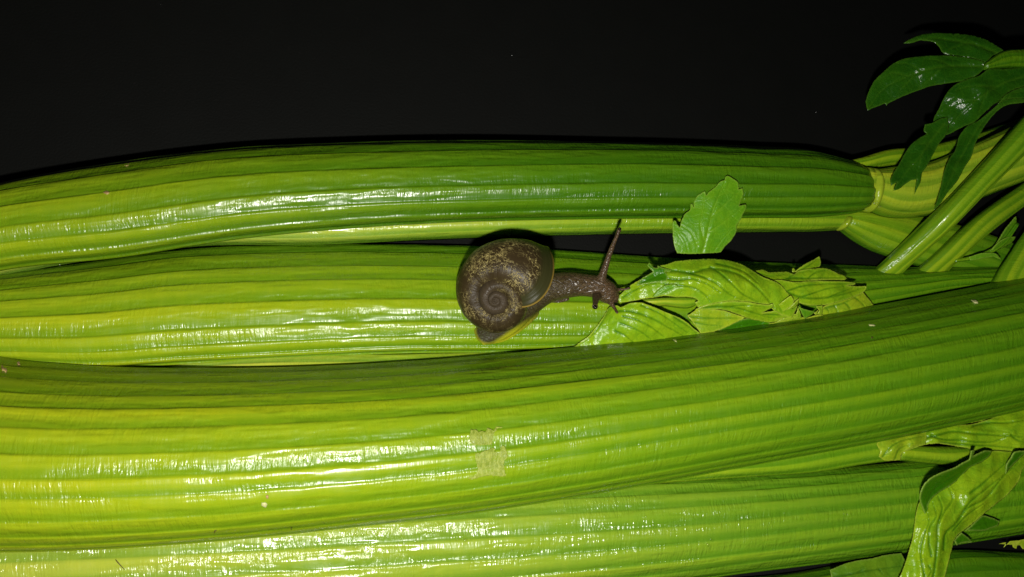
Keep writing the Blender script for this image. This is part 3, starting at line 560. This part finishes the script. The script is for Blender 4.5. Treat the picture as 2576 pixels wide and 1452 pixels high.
leaflet('leaflet', [(612,905),(606,870),(614,825),(640,768),(680,728),(720,702),(790,672),(862,645),(920,612),(975,580),(988,520),(1015,515),(1000,560),(1040,540),(1090,518),(1142,522),(1120,560),(1060,605),(980,640),(940,680),(880,740),(820,785),(760,820),(700,868),(668,920),(668,965),(648,992),(630,950)],
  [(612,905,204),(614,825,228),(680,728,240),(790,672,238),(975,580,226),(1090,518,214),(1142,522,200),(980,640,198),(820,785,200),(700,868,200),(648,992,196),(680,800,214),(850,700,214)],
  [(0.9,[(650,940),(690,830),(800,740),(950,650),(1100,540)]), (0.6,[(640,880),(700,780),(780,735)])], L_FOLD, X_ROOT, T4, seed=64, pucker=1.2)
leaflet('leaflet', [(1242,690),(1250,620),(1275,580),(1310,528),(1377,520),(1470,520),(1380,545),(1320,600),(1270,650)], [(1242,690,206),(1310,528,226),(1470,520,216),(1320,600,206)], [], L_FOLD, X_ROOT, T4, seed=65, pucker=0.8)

# leaf scraps in the gaps at the bottom right
Y_ROOT = empty('celery_leaflet', P(2570, 1370, 20), 'pale toothed leaf tip in the dark gap at the bottom right edge', 'leaf')
leaflet('blade', [(1195,1208),(1245,1196),(1240,1215),(1228,1234),(1275,1190),(1335,1182),(1330,1215),(1322,1244),(1300,1236),(1288,1205),(1345,1182),(1420,1165),(1420,1250),(1368,1246),(1350,1220)], [(1195,1208,60),(1420,1165,60),(1420,1250,50),(1240,1230,56)], [], L_PALER, Y_ROOT, T4, seed=71, pucker=0.5, soft=False)
Z_ROOT = empty('celery_leaflet', P(2210, 1430, 60), 'pale veined leaf scrap under the bottom stalk, left of the twisted leaf', 'leaf')
leaflet('blade', [(-60,1400),(60,1350),(150,1330),(250,1315),(350,1290),(470,1275),(520,1400),(480,1470),(-40,1480)], [(-60,1440,104),(250,1375,112),(470,1335,110),(480,1470,116),(-40,1480,110)], [[(-40,1455),(150,1420),(470,1370)], (0.8,[(150,1415),(200,1390)]), (0.8,[(300,1395),(330,1430)])], L_DULL, Z_ROOT, T4, seed=72, pucker=1.5)

# ------------------------------------------------------------------ the snail
exec_snail = True
SN = empty('snail', P(1300, 760, 150), 'brown garden snail with flecked spiral shell stretching towards the crumpled leaf', 'snail')

# shell: tube swept along a widening helix, right-handed, apex towards the camera
def make_shell():
    turns = 4.3; thm = 2 * math.pi * turns
    kk = math.log(2.4) / (2 * math.pi)
    rho = 146.0
    axis = np.array([-0.34, -0.41, 0.84]); axis /= np.linalg.norm(axis)
    e1 = np.cross([0, 1, 0], axis); e1 /= np.linalg.norm(e1); e2 = np.cross(axis, e1)
    a_end = math.radians(37)                      # where the mouth looks
    nt, na = 520, 72
    th = np.linspace(0.0, thm, nt); sc = np.exp(kk * (th - thm)) * rho
    ang = a_end - (th - thm) * 1.0
    ang = a_end + (thm - th)                      # clockwise growth seen from the apex
    grow = np.clip((th - (thm - 2.2)) / 2.2, 0, 1); grow = grow * grow * (3 - 2 * grow)
    a = 0.435 * sc * (1 + 0.20 * grow); R = 1.035 * sc - a; hgt = 0.62 * sc
    last = np.clip((th - (thm - 0.9)) / 0.9, 0, 1)
    hgt = hgt + last ** 2 * 0.12 * sc             # the mouth dips
    rad = np.cos(ang)[:, None] * e1 + np.sin(ang)[:, None] * e2
    C_ = rad * R[:, None] - axis * hgt[:, None]
    al = np.linspace(0, 2 * np.pi, na, endpoint=False)
    rr = np.random.default_rng(4)
    gl = smooth_noise(nt, 150, 0.010, 91) + smooth_noise(nt, 60, 0.012, 92)
    lipflare = 1 + 0.05 * np.clip((th - (thm - 0.10)) / 0.10, 0, 1) ** 2
    g_ = (1 + gl) * lipflare
    # the lip is cut slantwise: its inner side runs on round the axis
    slant = np.clip((th - (thm - 1.2)) / 1.2, 0, 1) ** 1.5
    turn = -(slant[:, None] * (1.0 * (0.5 - 0.5 * np.cos(al))[None, :] + 0.42 * np.maximum(np.sin(al), -0.3)[None, :]))
    radt = np.cos(ang[:, None] + turn)[..., None] * e1 + np.sin(ang[:, None] + turn)[..., None] * e2
    V = -(axis * hgt[:, None])[:, None, :] + radt * (R[:, None] + (a * g_)[:, None] * np.cos(al)[None, :] * 0.98)[..., None] + ((a * g_)[:, None] * np.sin(al)[None, :] * 1.12)[..., None] * axis
    V_old = C_[:, None, :] + (a * g_)[:, None, None] * (np.cos(al)[None, :, None] * rad[:, None, :] * 0.98 + np.sin(al)[None, :, None] * axis[None, None, :] * 1.12)
    apex = P(1243, 757, 250)
    # apex of the spiral sits where th -> 0
    V = V - V[:1].mean(1, keepdims=True) + apex
    V = V.reshape(-1, 3)
    grid = np.arange(nt * na).reshape(nt, na); A_ = grid[:-1]; B_ = grid[1:]
    F = np.stack([A_, np.roll(A_, -1, 1), np.roll(B_, -1, 1), B_], -1).reshape(-1, 4).tolist()
    F.append(grid[0, ::-1].tolist())
    tt = np.repeat(th[:, None], na, 1).ravel(); aa = np.repeat(al[None, :], nt, 0).ravel()
    mouth = np.repeat(np.clip((th - (thm - 0.42)) / 0.42, 0, 1)[:, None], na, 1).ravel()
    spire = np.repeat(np.clip((thm - 2 * math.pi * 1.0 - th) / 3.0, 0, 1)[:, None], na, 1).ravel()
    uvw = np.column_stack([tt, np.cos(aa), np.sin(aa)])
    return V, F, uvw, mouth, spire, C_ - C_[0] + apex, a, rad, axis, grid

V, F, uvw, mouth, spire, SHC, SHA, SHR, SHAX, SHG = make_shell()
N = NT('snail_shell'); sv = N.attr('surf', True); mo = N.attr('mouth'); sp = N.attr('spire')
sq = N.noise(N.mul(sv, (6.5, 7.0, 7.0)), 1, 3, 0.6, 1.1)
line = N.ramp(N.math('ABSOLUTE', N.math('SUBTRACT', sq, 0.5)), 0.004, 0.022, 1, 0)
sq2 = N.noise(N.mul(sv, (13.0, 7.0, 7.0)), 1, 2, 0.5, 0.8)
line2 = N.ramp(N.math('ABSOLUTE', N.math('SUBTRACT', sq2, 0.52)), 0.008, 0.03, 1, 0)
patch = N.ramp(N.noise(N.mul(sv, (1.3, 2.0, 2.0)), 1, 2), 0.46, 0.60)
patch2 = N.ramp(N.noise(N.mul(sv, (2.2, 1.6, 1.6)), 1, 2), 0.49, 0.62)
fl = N.math('MAXIMUM', N.math('MULTIPLY', line, patch), N.math('MULTIPLY', line2, patch2))
fl = N.math('MULTIPLY', fl, N.math('SUBTRACT', 1.0, N.math('MAXIMUM', N.ramp(mo, 0.25, 0.6), N.ramp(sp, 0.0, 0.4))))
grow = N.noise(N.mul(sv, (9.0, 0.25, 0.25)), 1, 4, 0.65)
mott = N.noise(N.mul(sv, (1.6, 1.6, 1.6)), 1, 4)
base = N.mix(mott, (0.016, 0.011, 0.005), (0.046, 0.031, 0.012))
base = N.mix(N.ramp(grow, 0.45, 0.75, 0, 0.4), base, (0.062, 0.045, 0.02))
base = N.mix(N.ramp(sp, 0.05, 0.6), base, N.mix(grow, (0.026, 0.019, 0.011), (0.075, 0.055, 0.034)))
base = N.mix(N.ramp(mo, 0.3, 0.65), base, (0.030, 0.030, 0.009))
c = N.mix(N.math('MULTIPLY', fl, 0.8), base, (0.44, 0.36, 0.13))
c = N.mix(N.ramp(mo, 0.93, 0.985), c, (0.24, 0.16, 0.03))
bp = N.bump(grow, 0.5, 6.0); bp = N.bump(fl, 0.25, 3.0, bp)
M_SHELL = N.bsdf(Base_Color=c, Roughness=N.ramp(mott, 0.3, 0.7, 0.3, 0.42), Normal=bp, IOR=1.45, Specular_IOR_Level=0.22)
shell = mesh_obj('shell', V, F, M_SHELL, SN, {'mouth': mouth, 'spire': spire}, uvw)
md = shell.modifiers.new('thickness', 'SOLIDIFY'); md.thickness = 5 * S; md.offset = -1

# body: one continuous surface grown from foot, neck, head and tentacles
def tube_bm(bm, pts, n=20):
    """pts rows (x, y, z, half width, half height); rings across the path, closed by caps"""
    p = spline(np.asarray(pts, float), max(8, 5 * len(pts))); c = p[:, :3]
    d = np.gradient(c, axis=0); d /= np.linalg.norm(d, axis=1)[:, None]
    rings = []
    for i in range(len(c)):
        upz = np.array([0, 0, 1.0]) if abs(d[i, 2]) < 0.9 else np.array([0, 1.0, 0])
        s_ = np.cross(d[i], upz); s_ /= np.linalg.norm(s_); q = np.cross(s_, d[i])
        rings.append([bm.verts.new(c[i] + s_ * p[i, 3] * math.cos(t) + q * p[i, 4] * math.sin(t)) for t in np.linspace(0, 2 * np.pi, n, endpoint=False)])
    for a, b in zip(rings, rings[1:]):
        for i in range(n): bm.faces.new((a[i], a[(i+1) % n], b[(i+1) % n], b[i]))
    for rg, s_, e in ((rings[0], -1, 0), (rings[-1], 1, -1)):
        t = bm.verts.new(c[e] + d[e] * s_ * min(p[e, 3], p[e, 4]) * 0.9)
        for i in range(n):
            f = (rg[i], rg[(i+1) % n], t); bm.faces.new(f if s_ > 0 else f[::-1])

def pt(u, v, z, a, b): return (*P(u, v, z), a, b)
zc = hC(1300, 800); zn = hC(1450, 720); zh = hC(1530, 740)
MC = V.reshape(len(SHC), -1, 3)[-6].mean(0); print('SHELL z', V[:, 2].min(), V[:, 2].max(), 'mouth', MC, 'stalk', zc, zn)
bm = bmesh.new()
tube_bm(bm, [pt(1345, 752, zn + 24, 30, 26), (MC[0] * 0.5 + P(1345, 752, zn)[0] * 0.5, MC[1] * 0.5 + P(1345, 752, zn)[1] * 0.5, MC[2] * 0.5 + (zn + 24) * 0.5, 34, 32), (MC[0], MC[1], MC[2], 32, 30)], 24)
tube_bm(bm, [pt(1203, 850, zc + 3, 20, 6), pt(1230, 832, zc + 6, 34, 10), pt(1270, 803, zc + 14, 42, 18), pt(1322, 762, zn + 24, 38, 28), pt(1380, 726, zn + 32, 35, 32), pt(1430, 717, zn + 38, 32, 30), pt(1475, 718, zn + 40, 28, 27), pt(1512, 725, zh + 40, 29, 27), pt(1535, 742, zh + 36, 26, 23), pt(1546, 752, zh + 30, 17, 16)], 28)
tube_bm(bm, [pt(1204, 850, zc + 2, 22, 5), pt(1245, 824, zc + 3, 42, 6), pt(1292, 790, zc + 5, 46, 7), pt(1355, 745, zn + 6, 38, 8), pt(1420, 722, zn + 12, 36, 8)], 24)
tube_bm(bm, [pt(1508, 716, zh + 44, 16, 16), pt(1515, 695, zh + 60, 11, 11), pt(1525, 664, zh + 76, 8, 8), pt(1539, 624, zh + 92, 6.2, 6.2), pt(1554, 588, zh + 104, 4.8, 4.8), pt(1558, 577, zh + 108, 6.0, 6.0)], 16)
tube_bm(bm, [pt(1505, 738, zh + 44, 13, 13), pt(1500, 748, zh + 66, 10, 10), pt(1498, 759, zh + 88, 7.5, 7.5), pt(1497, 768, zh + 104, 6.5, 6.5), pt(1497, 772, zh + 110, 8, 8)], 16)
tube_bm(bm, [pt(1540, 732, zh + 34, 8, 8), pt(1556, 729, zh + 44, 4.8, 4.8), pt(1576, 727, zh + 50, 3.2, 3.2), pt(1584, 725, zh + 52, 3.6, 3.6)], 12)
tube_bm(bm, [pt(1532, 756, zh + 30, 9, 9), pt(1541, 768, zh + 42, 5.5, 5.5), pt(1550, 782, zh + 48, 4.0, 4.0), pt(1553, 787, zh + 50, 4.2, 4.2)], 12)
me = bpy.data.meshes.new('tmp')
off = parent_origin(SN) / S
for v_ in bm.verts: v_.co = (v_.co - Vector(off)) * S
bm.normal_update(); bm.to_mesh(me); bm.free()
tmp = bpy.data.objects.new('tmp', me); COL.objects.link(tmp)
md = tmp.modifiers.new('r', 'REMESH'); md.mode = 'VOXEL'; md.voxel_size = 1.9 * S; md.use_smooth_shade = True
md = tmp.modifiers.new('s', 'SMOOTH'); md.factor = 0.5; md.iterations = 5
dg = bpy.context.evaluated_depsgraph_get(); bme = bpy.data.meshes.new_from_object(tmp.evaluated_get(dg)); bme.name = 'body'
bpy.data.objects.remove(tmp)
nv = len(bme.vertices); co = np.zeros(nv * 3); bme.vertices.foreach_get('co', co); co = co.reshape(-1, 3) / S + off
pu, pv = project(co)
tail = np.clip((1400 - pu) / 120, 0, 1)
sole = np.clip(1 - (co[:, 2] - (zc - 2)) / 9.0, 0, 1) * tail
axl = np.array([(1228, 832), (1275, 800), (1330, 765), (1400, 722), (1540, 745)], float)
dd, tpar = poly_dist(np.column_stack([pu, pv]), axl)
sole = np.clip(np.maximum(sole, tail * np.clip((dd - 27) / 10, 0, 1)), 0, 1)
at = bme.attributes.new('sole', 'FLOAT', 'POINT'); at.data.foreach_set('value', sole.astype(np.float32))
at = bme.attributes.new('tip', 'FLOAT', 'POINT'); at.data.foreach_set('value', np.clip((pu - 1300) / 250, 0, 1).astype(np.float32))
at = bme.attributes.new('surf', 'FLOAT_VECTOR', 'POINT'); at.data.foreach_set('vector', co.astype(np.float32).ravel())
N = NT('snail_skin'); sv = N.attr('surf', True); so = N.attr('sole'); ti = N.attr('tip')
vo = N.n('ShaderNodeTexVoronoi', feature='DISTANCE_TO_EDGE'); N.put(vo.inputs['Vector'], N.mul(N.math_add_vec(sv, N.noise(N.mul(sv, (0.06, 0.06, 0.06)), 1, 2, 0.5, 0, True), 14.0), (0.075, 0.16, 0.16))); vo.inputs['Scale'].default_value = 1
tub = N.ramp(vo.outputs['Distance'], 0.0, 0.22)
mt = N.noise(N.mul(sv, (0.05, 0.07, 0.07)), 1, 4)
c = N.mix(mt, (0.062, 0.038, 0.019), (0.13, 0.08, 0.042))
c = N.mix(N.math('SUBTRACT', 1.0, ti), c, (0.036, 0.036, 0.010))
c = N.mix(N.ramp(tub, 0.0, 1.0, 0.55, 0.0), c, (0.022, 0.013, 0.007))
c = N.mix(so, c, (0.30, 0.32, 0.010))
M_BODY = N.bsdf(Base_Color=c, Roughness=N.ramp(N.math('SUBTRACT', mt, N.math('MULTIPLY', ti, 0.35)), 0.1, 0.7, 0.26, 0.55), Normal=N.bump(N.math('MULTIPLY', tub, N.ramp(ti, 0.0, 0.4, 0.25, 1.0)), 0.42, 4.0), IOR=1.4, Specular_IOR_Level=N.ramp(ti, 0.0, 0.5, 0.12, 0.5), Subsurface_Weight=0.15, Subsurface_Radius=(0.001, 0.0006, 0.0003), Subsurface_Scale=1.0)
bme.materials.clear(); bme.materials.append(M_BODY)
body = bpy.data.objects.new('body', bme); COL.objects.link(body); body.parent = SN

# eyes at the tips of the two long tentacles
N = NT('snail_eye'); M_EYE = N.bsdf(Base_Color=(0.006, 0.004, 0.004), Roughness=0.15)
def blob(name, c, r, mat, parent, n1=16, n2=10, sq=(1, 1, 1)):
    V = [(c[0] + r*sq[0]*math.sin(math.pi*j/n2)*math.cos(2*math.pi*i/n1), c[1] + r*sq[1]*math.sin(math.pi*j/n2)*math.sin(2*math.pi*i/n1), c[2] + r*sq[2]*math.cos(math.pi*j/n2)) for j in range(n2+1) for i in range(n1)]
    F = [(j*n1+i, (j+1)*n1+i, (j+1)*n1+(i+1) % n1, j*n1+(i+1) % n1) for j in range(n2) for i in range(n1)]
    return mesh_obj(name, V, F, mat, parent)
blob('eye', P(1559, 576, zh + 112), 4.0, M_EYE, SN); blob('eye', P(1497, 773, zh + 116), 5.0, M_EYE, SN)

# mantle collar closing the mouth of the shell
N = NT('snail_mantle'); n_ = N.noise(N.n('ShaderNodeTexCoord').outputs['Object'], 900, 4)
M_MANTLE = N.bsdf(Base_Color=N.mix(n_, (0.16, 0.11, 0.012), (0.26, 0.19, 0.03)), Roughness=0.3, Normal=N.bump(n_, 0.3, 4.0), Subsurface_Weight=0.15, Subsurface_Radius=(0.001, 0.0007, 0.0003), Subsurface_Scale=1.0)
ring = V.reshape(len(SHC), -1, 3)[-4]; cen = ring.mean(0); nr = len(ring)
tang = np.cross(SHR[-1], SHAX); tang /= np.linalg.norm(tang)
if tang @ (SHC[-1] - SHC[-3]) < 0: tang = -tang
MV = []; MF = []
for j, (k, o_) in enumerate([(0.96, -10), (0.97, 4), (0.93, 13), (0.82, 18), (0.60, 16), (0.3, 10), (0.02, 8)]):
    for p in ring: MV.append(cen + (p - cen) * k + tang * o_)
for j in range(6):
    for i in range(nr): MF.append((j*nr+i, j*nr+(i+1) % nr, (j+1)*nr+(i+1) % nr, (j+1)*nr+i))
mesh_obj('mantle', MV, MF, M_MANTLE, SN)

# ------------------------------------------------------------------ scar, specks and water drops
TS = lambda x, y: ((1800 + x / 4.84) / 1.5652, (1620 + y / 4.84) / 1.5652)
N = NT('peeled_celery_skin'); sv = N.attr('surf', True); n_ = N.noise(N.mul(sv, (0.12, 0.05, 0)), 1, 4, 0.6)
M_PEEL = N.bsdf(Base_Color=N.mix(n_, (0.28, 0.38, 0.02), (0.42, 0.47, 0.10)), Roughness=0.34, Normal=N.bump(n_, 0.8, 8.0), IOR=1.42, Alpha=N.math('MAXIMUM', N.ramp(n_, 0.35, 0.65, 0.3, 0.75), N.math('MULTIPLY', N.attr('rim'), 0.85)))
def on(hf, tf, pts, lift): return [(x, y, hf(*tf(x, y)) + lift) for x, y in pts]
P1 = [(240,460),(258,350),(372,345),(390,405),(470,370),(556,392),(572,308),(632,330),(688,372),(740,290),(872,292),(860,312),(770,322),(702,400),(690,480),(660,622),(560,640),(310,640),(240,570)]
P2 = [(350,800),(450,790),(640,706),(722,690),(704,772),(820,800),(828,660),(920,670),(940,760),(975,860),(902,940),(890,1090),(932,1222),(880,1242),(620,1222),(420,1252),(330,1292),(216,1294),(232,1262),(370,1202),(402,1100),(380,1010),(348,900)]
for p_, sd in ((P1, 81), (P2, 82)):
    cx = np.mean([q[0] for q in p_]); cy = np.mean([q[1] for q in p_])
    ctl = on(hF, TS, p_[::2], 2.0) + on(hF, TS, [(cx, cy), (cx - 120, cy), (cx + 120, cy), (cx, cy - 90), (cx, cy + 90)], 2.6)
    leaflet('peeled_skin', p_, ctl, [], M_PEEL, F_ROOT, TS, seed=sd, pucker=0.8, thick=1.0, rough_out=3.0, soft=False)

N = NT('water')
gl_ = N.n('ShaderNodeBsdfGlossy'); gl_.inputs['Roughness'].default_value = 0.12
tr_ = N.n('ShaderNodeBsdfTransparent'); mx_ = N.n('ShaderNodeMixShader'); lw_ = N.n('ShaderNodeLayerWeight'); lw_.inputs['Blend'].default_value = 0.5; wf_ = N.math('MULTIPLY_ADD', N.math('POWER', lw_.outputs['Facing'], 3.0), 0.45, 0.05)
N.t.links.new(wf_, mx_.inputs[0]); N.t.links.new(tr_.outputs[0], mx_.inputs[1]); N.t.links.new(gl_.outputs[0], mx_.inputs[2]); N.t.links.new(mx_.outputs[0], N.out.inputs['Surface'])
M_WATER = N.m
def drop(u, v, hf, r, label, group=None):
    z = hf(u, v); c0 = P(u, v, z); n1, n2 = 14, 7; rr = np.random.default_rng(int(u * 7 + v)); e = rr.uniform(0.85, 1.25); th = rr.uniform(0, 3.14)
    V_ = [(c0[0], c0[1], c0[2] + r * 0.62)]; F_ = []
    for j in range(1, n2 + 1):
        q = 0.5 * math.pi * j / n2
        for i in range(n1):
            p = 2 * math.pi * i / n1; x, y = r * e * math.sin(q) * math.cos(p), r / e * math.sin(q) * math.sin(p)
            V_.append((c0[0] + x * math.cos(th) - y * math.sin(th), c0[1] + x * math.sin(th) + y * math.cos(th), c0[2] + r * 0.62 * math.cos(q) - (1.0 if j == n2 else 0)))
    F_ += [(0, 1 + i, 1 + (i + 1) % n1) for i in range(n1)]
    for j in range(n2 - 1):
        for i in range(n1): a_, b_ = 1 + j * n1 + i, 1 + j * n1 + (i + 1) % n1; F_.append((a_, a_ + n1, b_ + n1, b_))
    F_.append(tuple(1 + (n2 - 1) * n1 + i for i in range(n1))[::-1])
    return tag(mesh_obj('water_drop', V_, F_, M_WATER), label, 'water drop', group)
flat0 = lambda u, v: 0.5
drop(1290, 136, flat0, 9, 'round clear water drop on the black surface, above the snail', 'drops on the black surface')
drop(2056, 281, flat0, 7, 'small water drop on the black surface, left of the dark drooping leaf', 'drops on the black surface')
drop(405, 10, flat0, 4, 'tiny water drop on the black surface near the top edge, at the left', 'drops on the black surface')
for u, v, r in [(895, 1342, 4), (912, 1345, 5), (895, 1376, 6), (925, 1378, 4), (1002, 1368, 5), (1016, 1366, 4), (1045, 1362, 5), (1060, 1364, 4), (976, 1352, 3.5), (866, 1385, 4), (840, 1392, 3.5), (1170, 1360, 5), (1288, 1384, 4), (1262, 1432, 4), (1556, 1332, 5), (1703, 1323, 5), (1790, 1358, 5.5), (1782, 1370, 5), (1555, 1350, 3.5), (1060, 1412, 4), (1190, 1402, 4), (1090, 1340, 3.5), (1625, 1300, 3.5), (830, 1420, 4), (760, 1378, 4), (960, 1430, 4)]:
    drop(u, v, hG, r, 'tiny clear water drop glinting on the broad bottom stalk', 'water drops on the bottom stalk')
for u, v, r in [(82, 676, 4), (98, 673, 3.5), (112, 670, 3.5), (128, 668, 3), (150, 664, 5)]:
    drop(u, v, hA if v < 660 else hC, r, 'tiny water drop in the row along the lower left edge of the top stalk', 'water drops along the top stalk')
for u, v, r in [(2203, 511, 7), (2213, 521, 5)]:
    drop(u, v, lambda a_, b_: 161.0 if a_ < 2208 else 150.0, r, 'bright water drop on the pale joint of the top stalk', 'water drops on the joint')

def material(name, a_, b_, rough=0.6):
    N = NT(name); n_ = N.noise(N.n('ShaderNodeTexCoord').outputs['Object'], 3000, 3); return N.bsdf(Base_Color=N.mix(n_, a_, b_), Roughness=rough, Normal=N.bump(n_, 0.4, 2.0))
M_TAN = material('dry_tan_flake', (0.30, 0.19, 0.06), (0.46, 0.32, 0.13)); M_BROWN = material('brown_speck', (0.05, 0.032, 0.006), (0.10, 0.07, 0.012)); M_STRAW = material('straw_flake', (0.42, 0.44, 0.14), (0.6, 0.58, 0.3), 0.4)
def flake(name, u, v, hf, lu, lv, ang, mat, label, group, lift=1.0, seed=1):
    r = np.random.default_rng(seed); n1 = 14; ca, sa = math.cos(ang), math.sin(ang); top = []; 
    zc_ = hf(u, v)
    for i in range(n1):
        p = 2 * math.pi * i / n1; k = r.uniform(0.7, 1.15); x, y = lu * math.cos(p) * k, lv * math.sin(p) * k
        top.append((u + x * ca - y * sa, v + x * sa + y * ca))
    T = [P(a_, b_, hf(a_, b_) + lift + 1.2) for a_, b_ in top]; B = [P(a_, b_, hf(a_, b_) - 1.0) for a_, b_ in top]
    C1 = P(u, v, zc_ + lift + 2.2); V_ = [C1] + T + B
    F_ = [(0, 1 + (i + 1) % n1, 1 + i) for i in range(n1)] + [(1 + i, 1 + (i + 1) % n1, 1 + n1 + (i + 1) % n1, 1 + n1 + i) for i in range(n1)] + [tuple(1 + n1 + i for i in range(n1))]
    return tag(mesh_obj(name, V_, F_, mat), label, 'speck', group)
gsp = 'specks of debris on the celery'
flake('tan_flake', 10, 927, hF, 11, 6, 0.9, M_TAN, 'dry tan flake on the front stalk at the left edge', gsp, 1.5, 1)
flake('tan_flake', 47, 914, hF, 6, 3.5, 1.2, M_TAN, 'small tan crumb on the upper rim of the front stalk, beside the left edge', gsp, 1, 2)
flake('tan_flake', 665, 1270, hF, 9, 7, 0.3, M_STRAW, 'pale tan blemish on the lower half of the front stalk, left of its scar', gsp, 0.4, 3)
flake('tan_flake', 672, 1250, hF, 5, 4, 1.3, M_TAN, 'tiny tan dot just above the pale blemish on the front stalk', gsp, 0.3, 4)
for i, (u, v, l) in enumerate([(167, 1366, 'leftmost brown speck on the lower rim of the front stalk'), (434, 1358, 'brown smear on the lower rim of the front stalk, second speck from the left'), (541, 1338, 'dark brown speck standing on the lower rim of the front stalk, left of centre'), (733, 1330, 'tiny brown dot on the lower rim of the front stalk, rightmost of the row')]):
    flake('brown_speck', u, v, hF, 6 if i != 3 else 3, 3.5, 0.2 + i, M_BROWN, l, gsp, 0.3, 10 + i)
flake('straw_flake', 2453, 759, hF, 10, 4.5, 0.35, M_STRAW, 'yellow flake on the right end of the front stalk', gsp, 1.5, 20)
flake('straw_flake', 2193, 818, hF, 9, 2.5, 0.1, M_STRAW, 'pale splinter on the front stalk below the leaf heap', gsp, 1, 21)
flake('straw_flake', 1699, 856, hF, 7, 3.5, 0.6, M_STRAW, 'pale chip on the upper rim of the front stalk below the leaf heap', gsp, 1, 22)
flake('brown_speck', 2194, 849, hF, 3, 2.6, 0.1, M_BROWN, 'black pinprick on the right half of the front stalk', gsp, 0.2, 23)
flake('tan_flake', 1750, 664, lambda a_, b_: 176.0, 7, 8, 0.2, M_TAN, 'tan crumb on top of the crumpled leaf heap', gsp, 1, 24)
flake('tan_flake', 268, 485, hA, 8, 5, 0.3, M_TAN, 'orange brown spot on the top stalk at the left', gsp, 0.2, 25)
flake('tan_flake', 318, 414, hA, 8, 4, 0.1, M_TAN, 'tan spot on the upper edge of the top stalk at the left', gsp, 0.2, 26)
flake('brown_speck', 300, 1419, hG, 20, 1.5, 0.85, M_BROWN, 'thin brown scratch on the bottom stalk, near the bottom left', gsp, 0.1, 27)
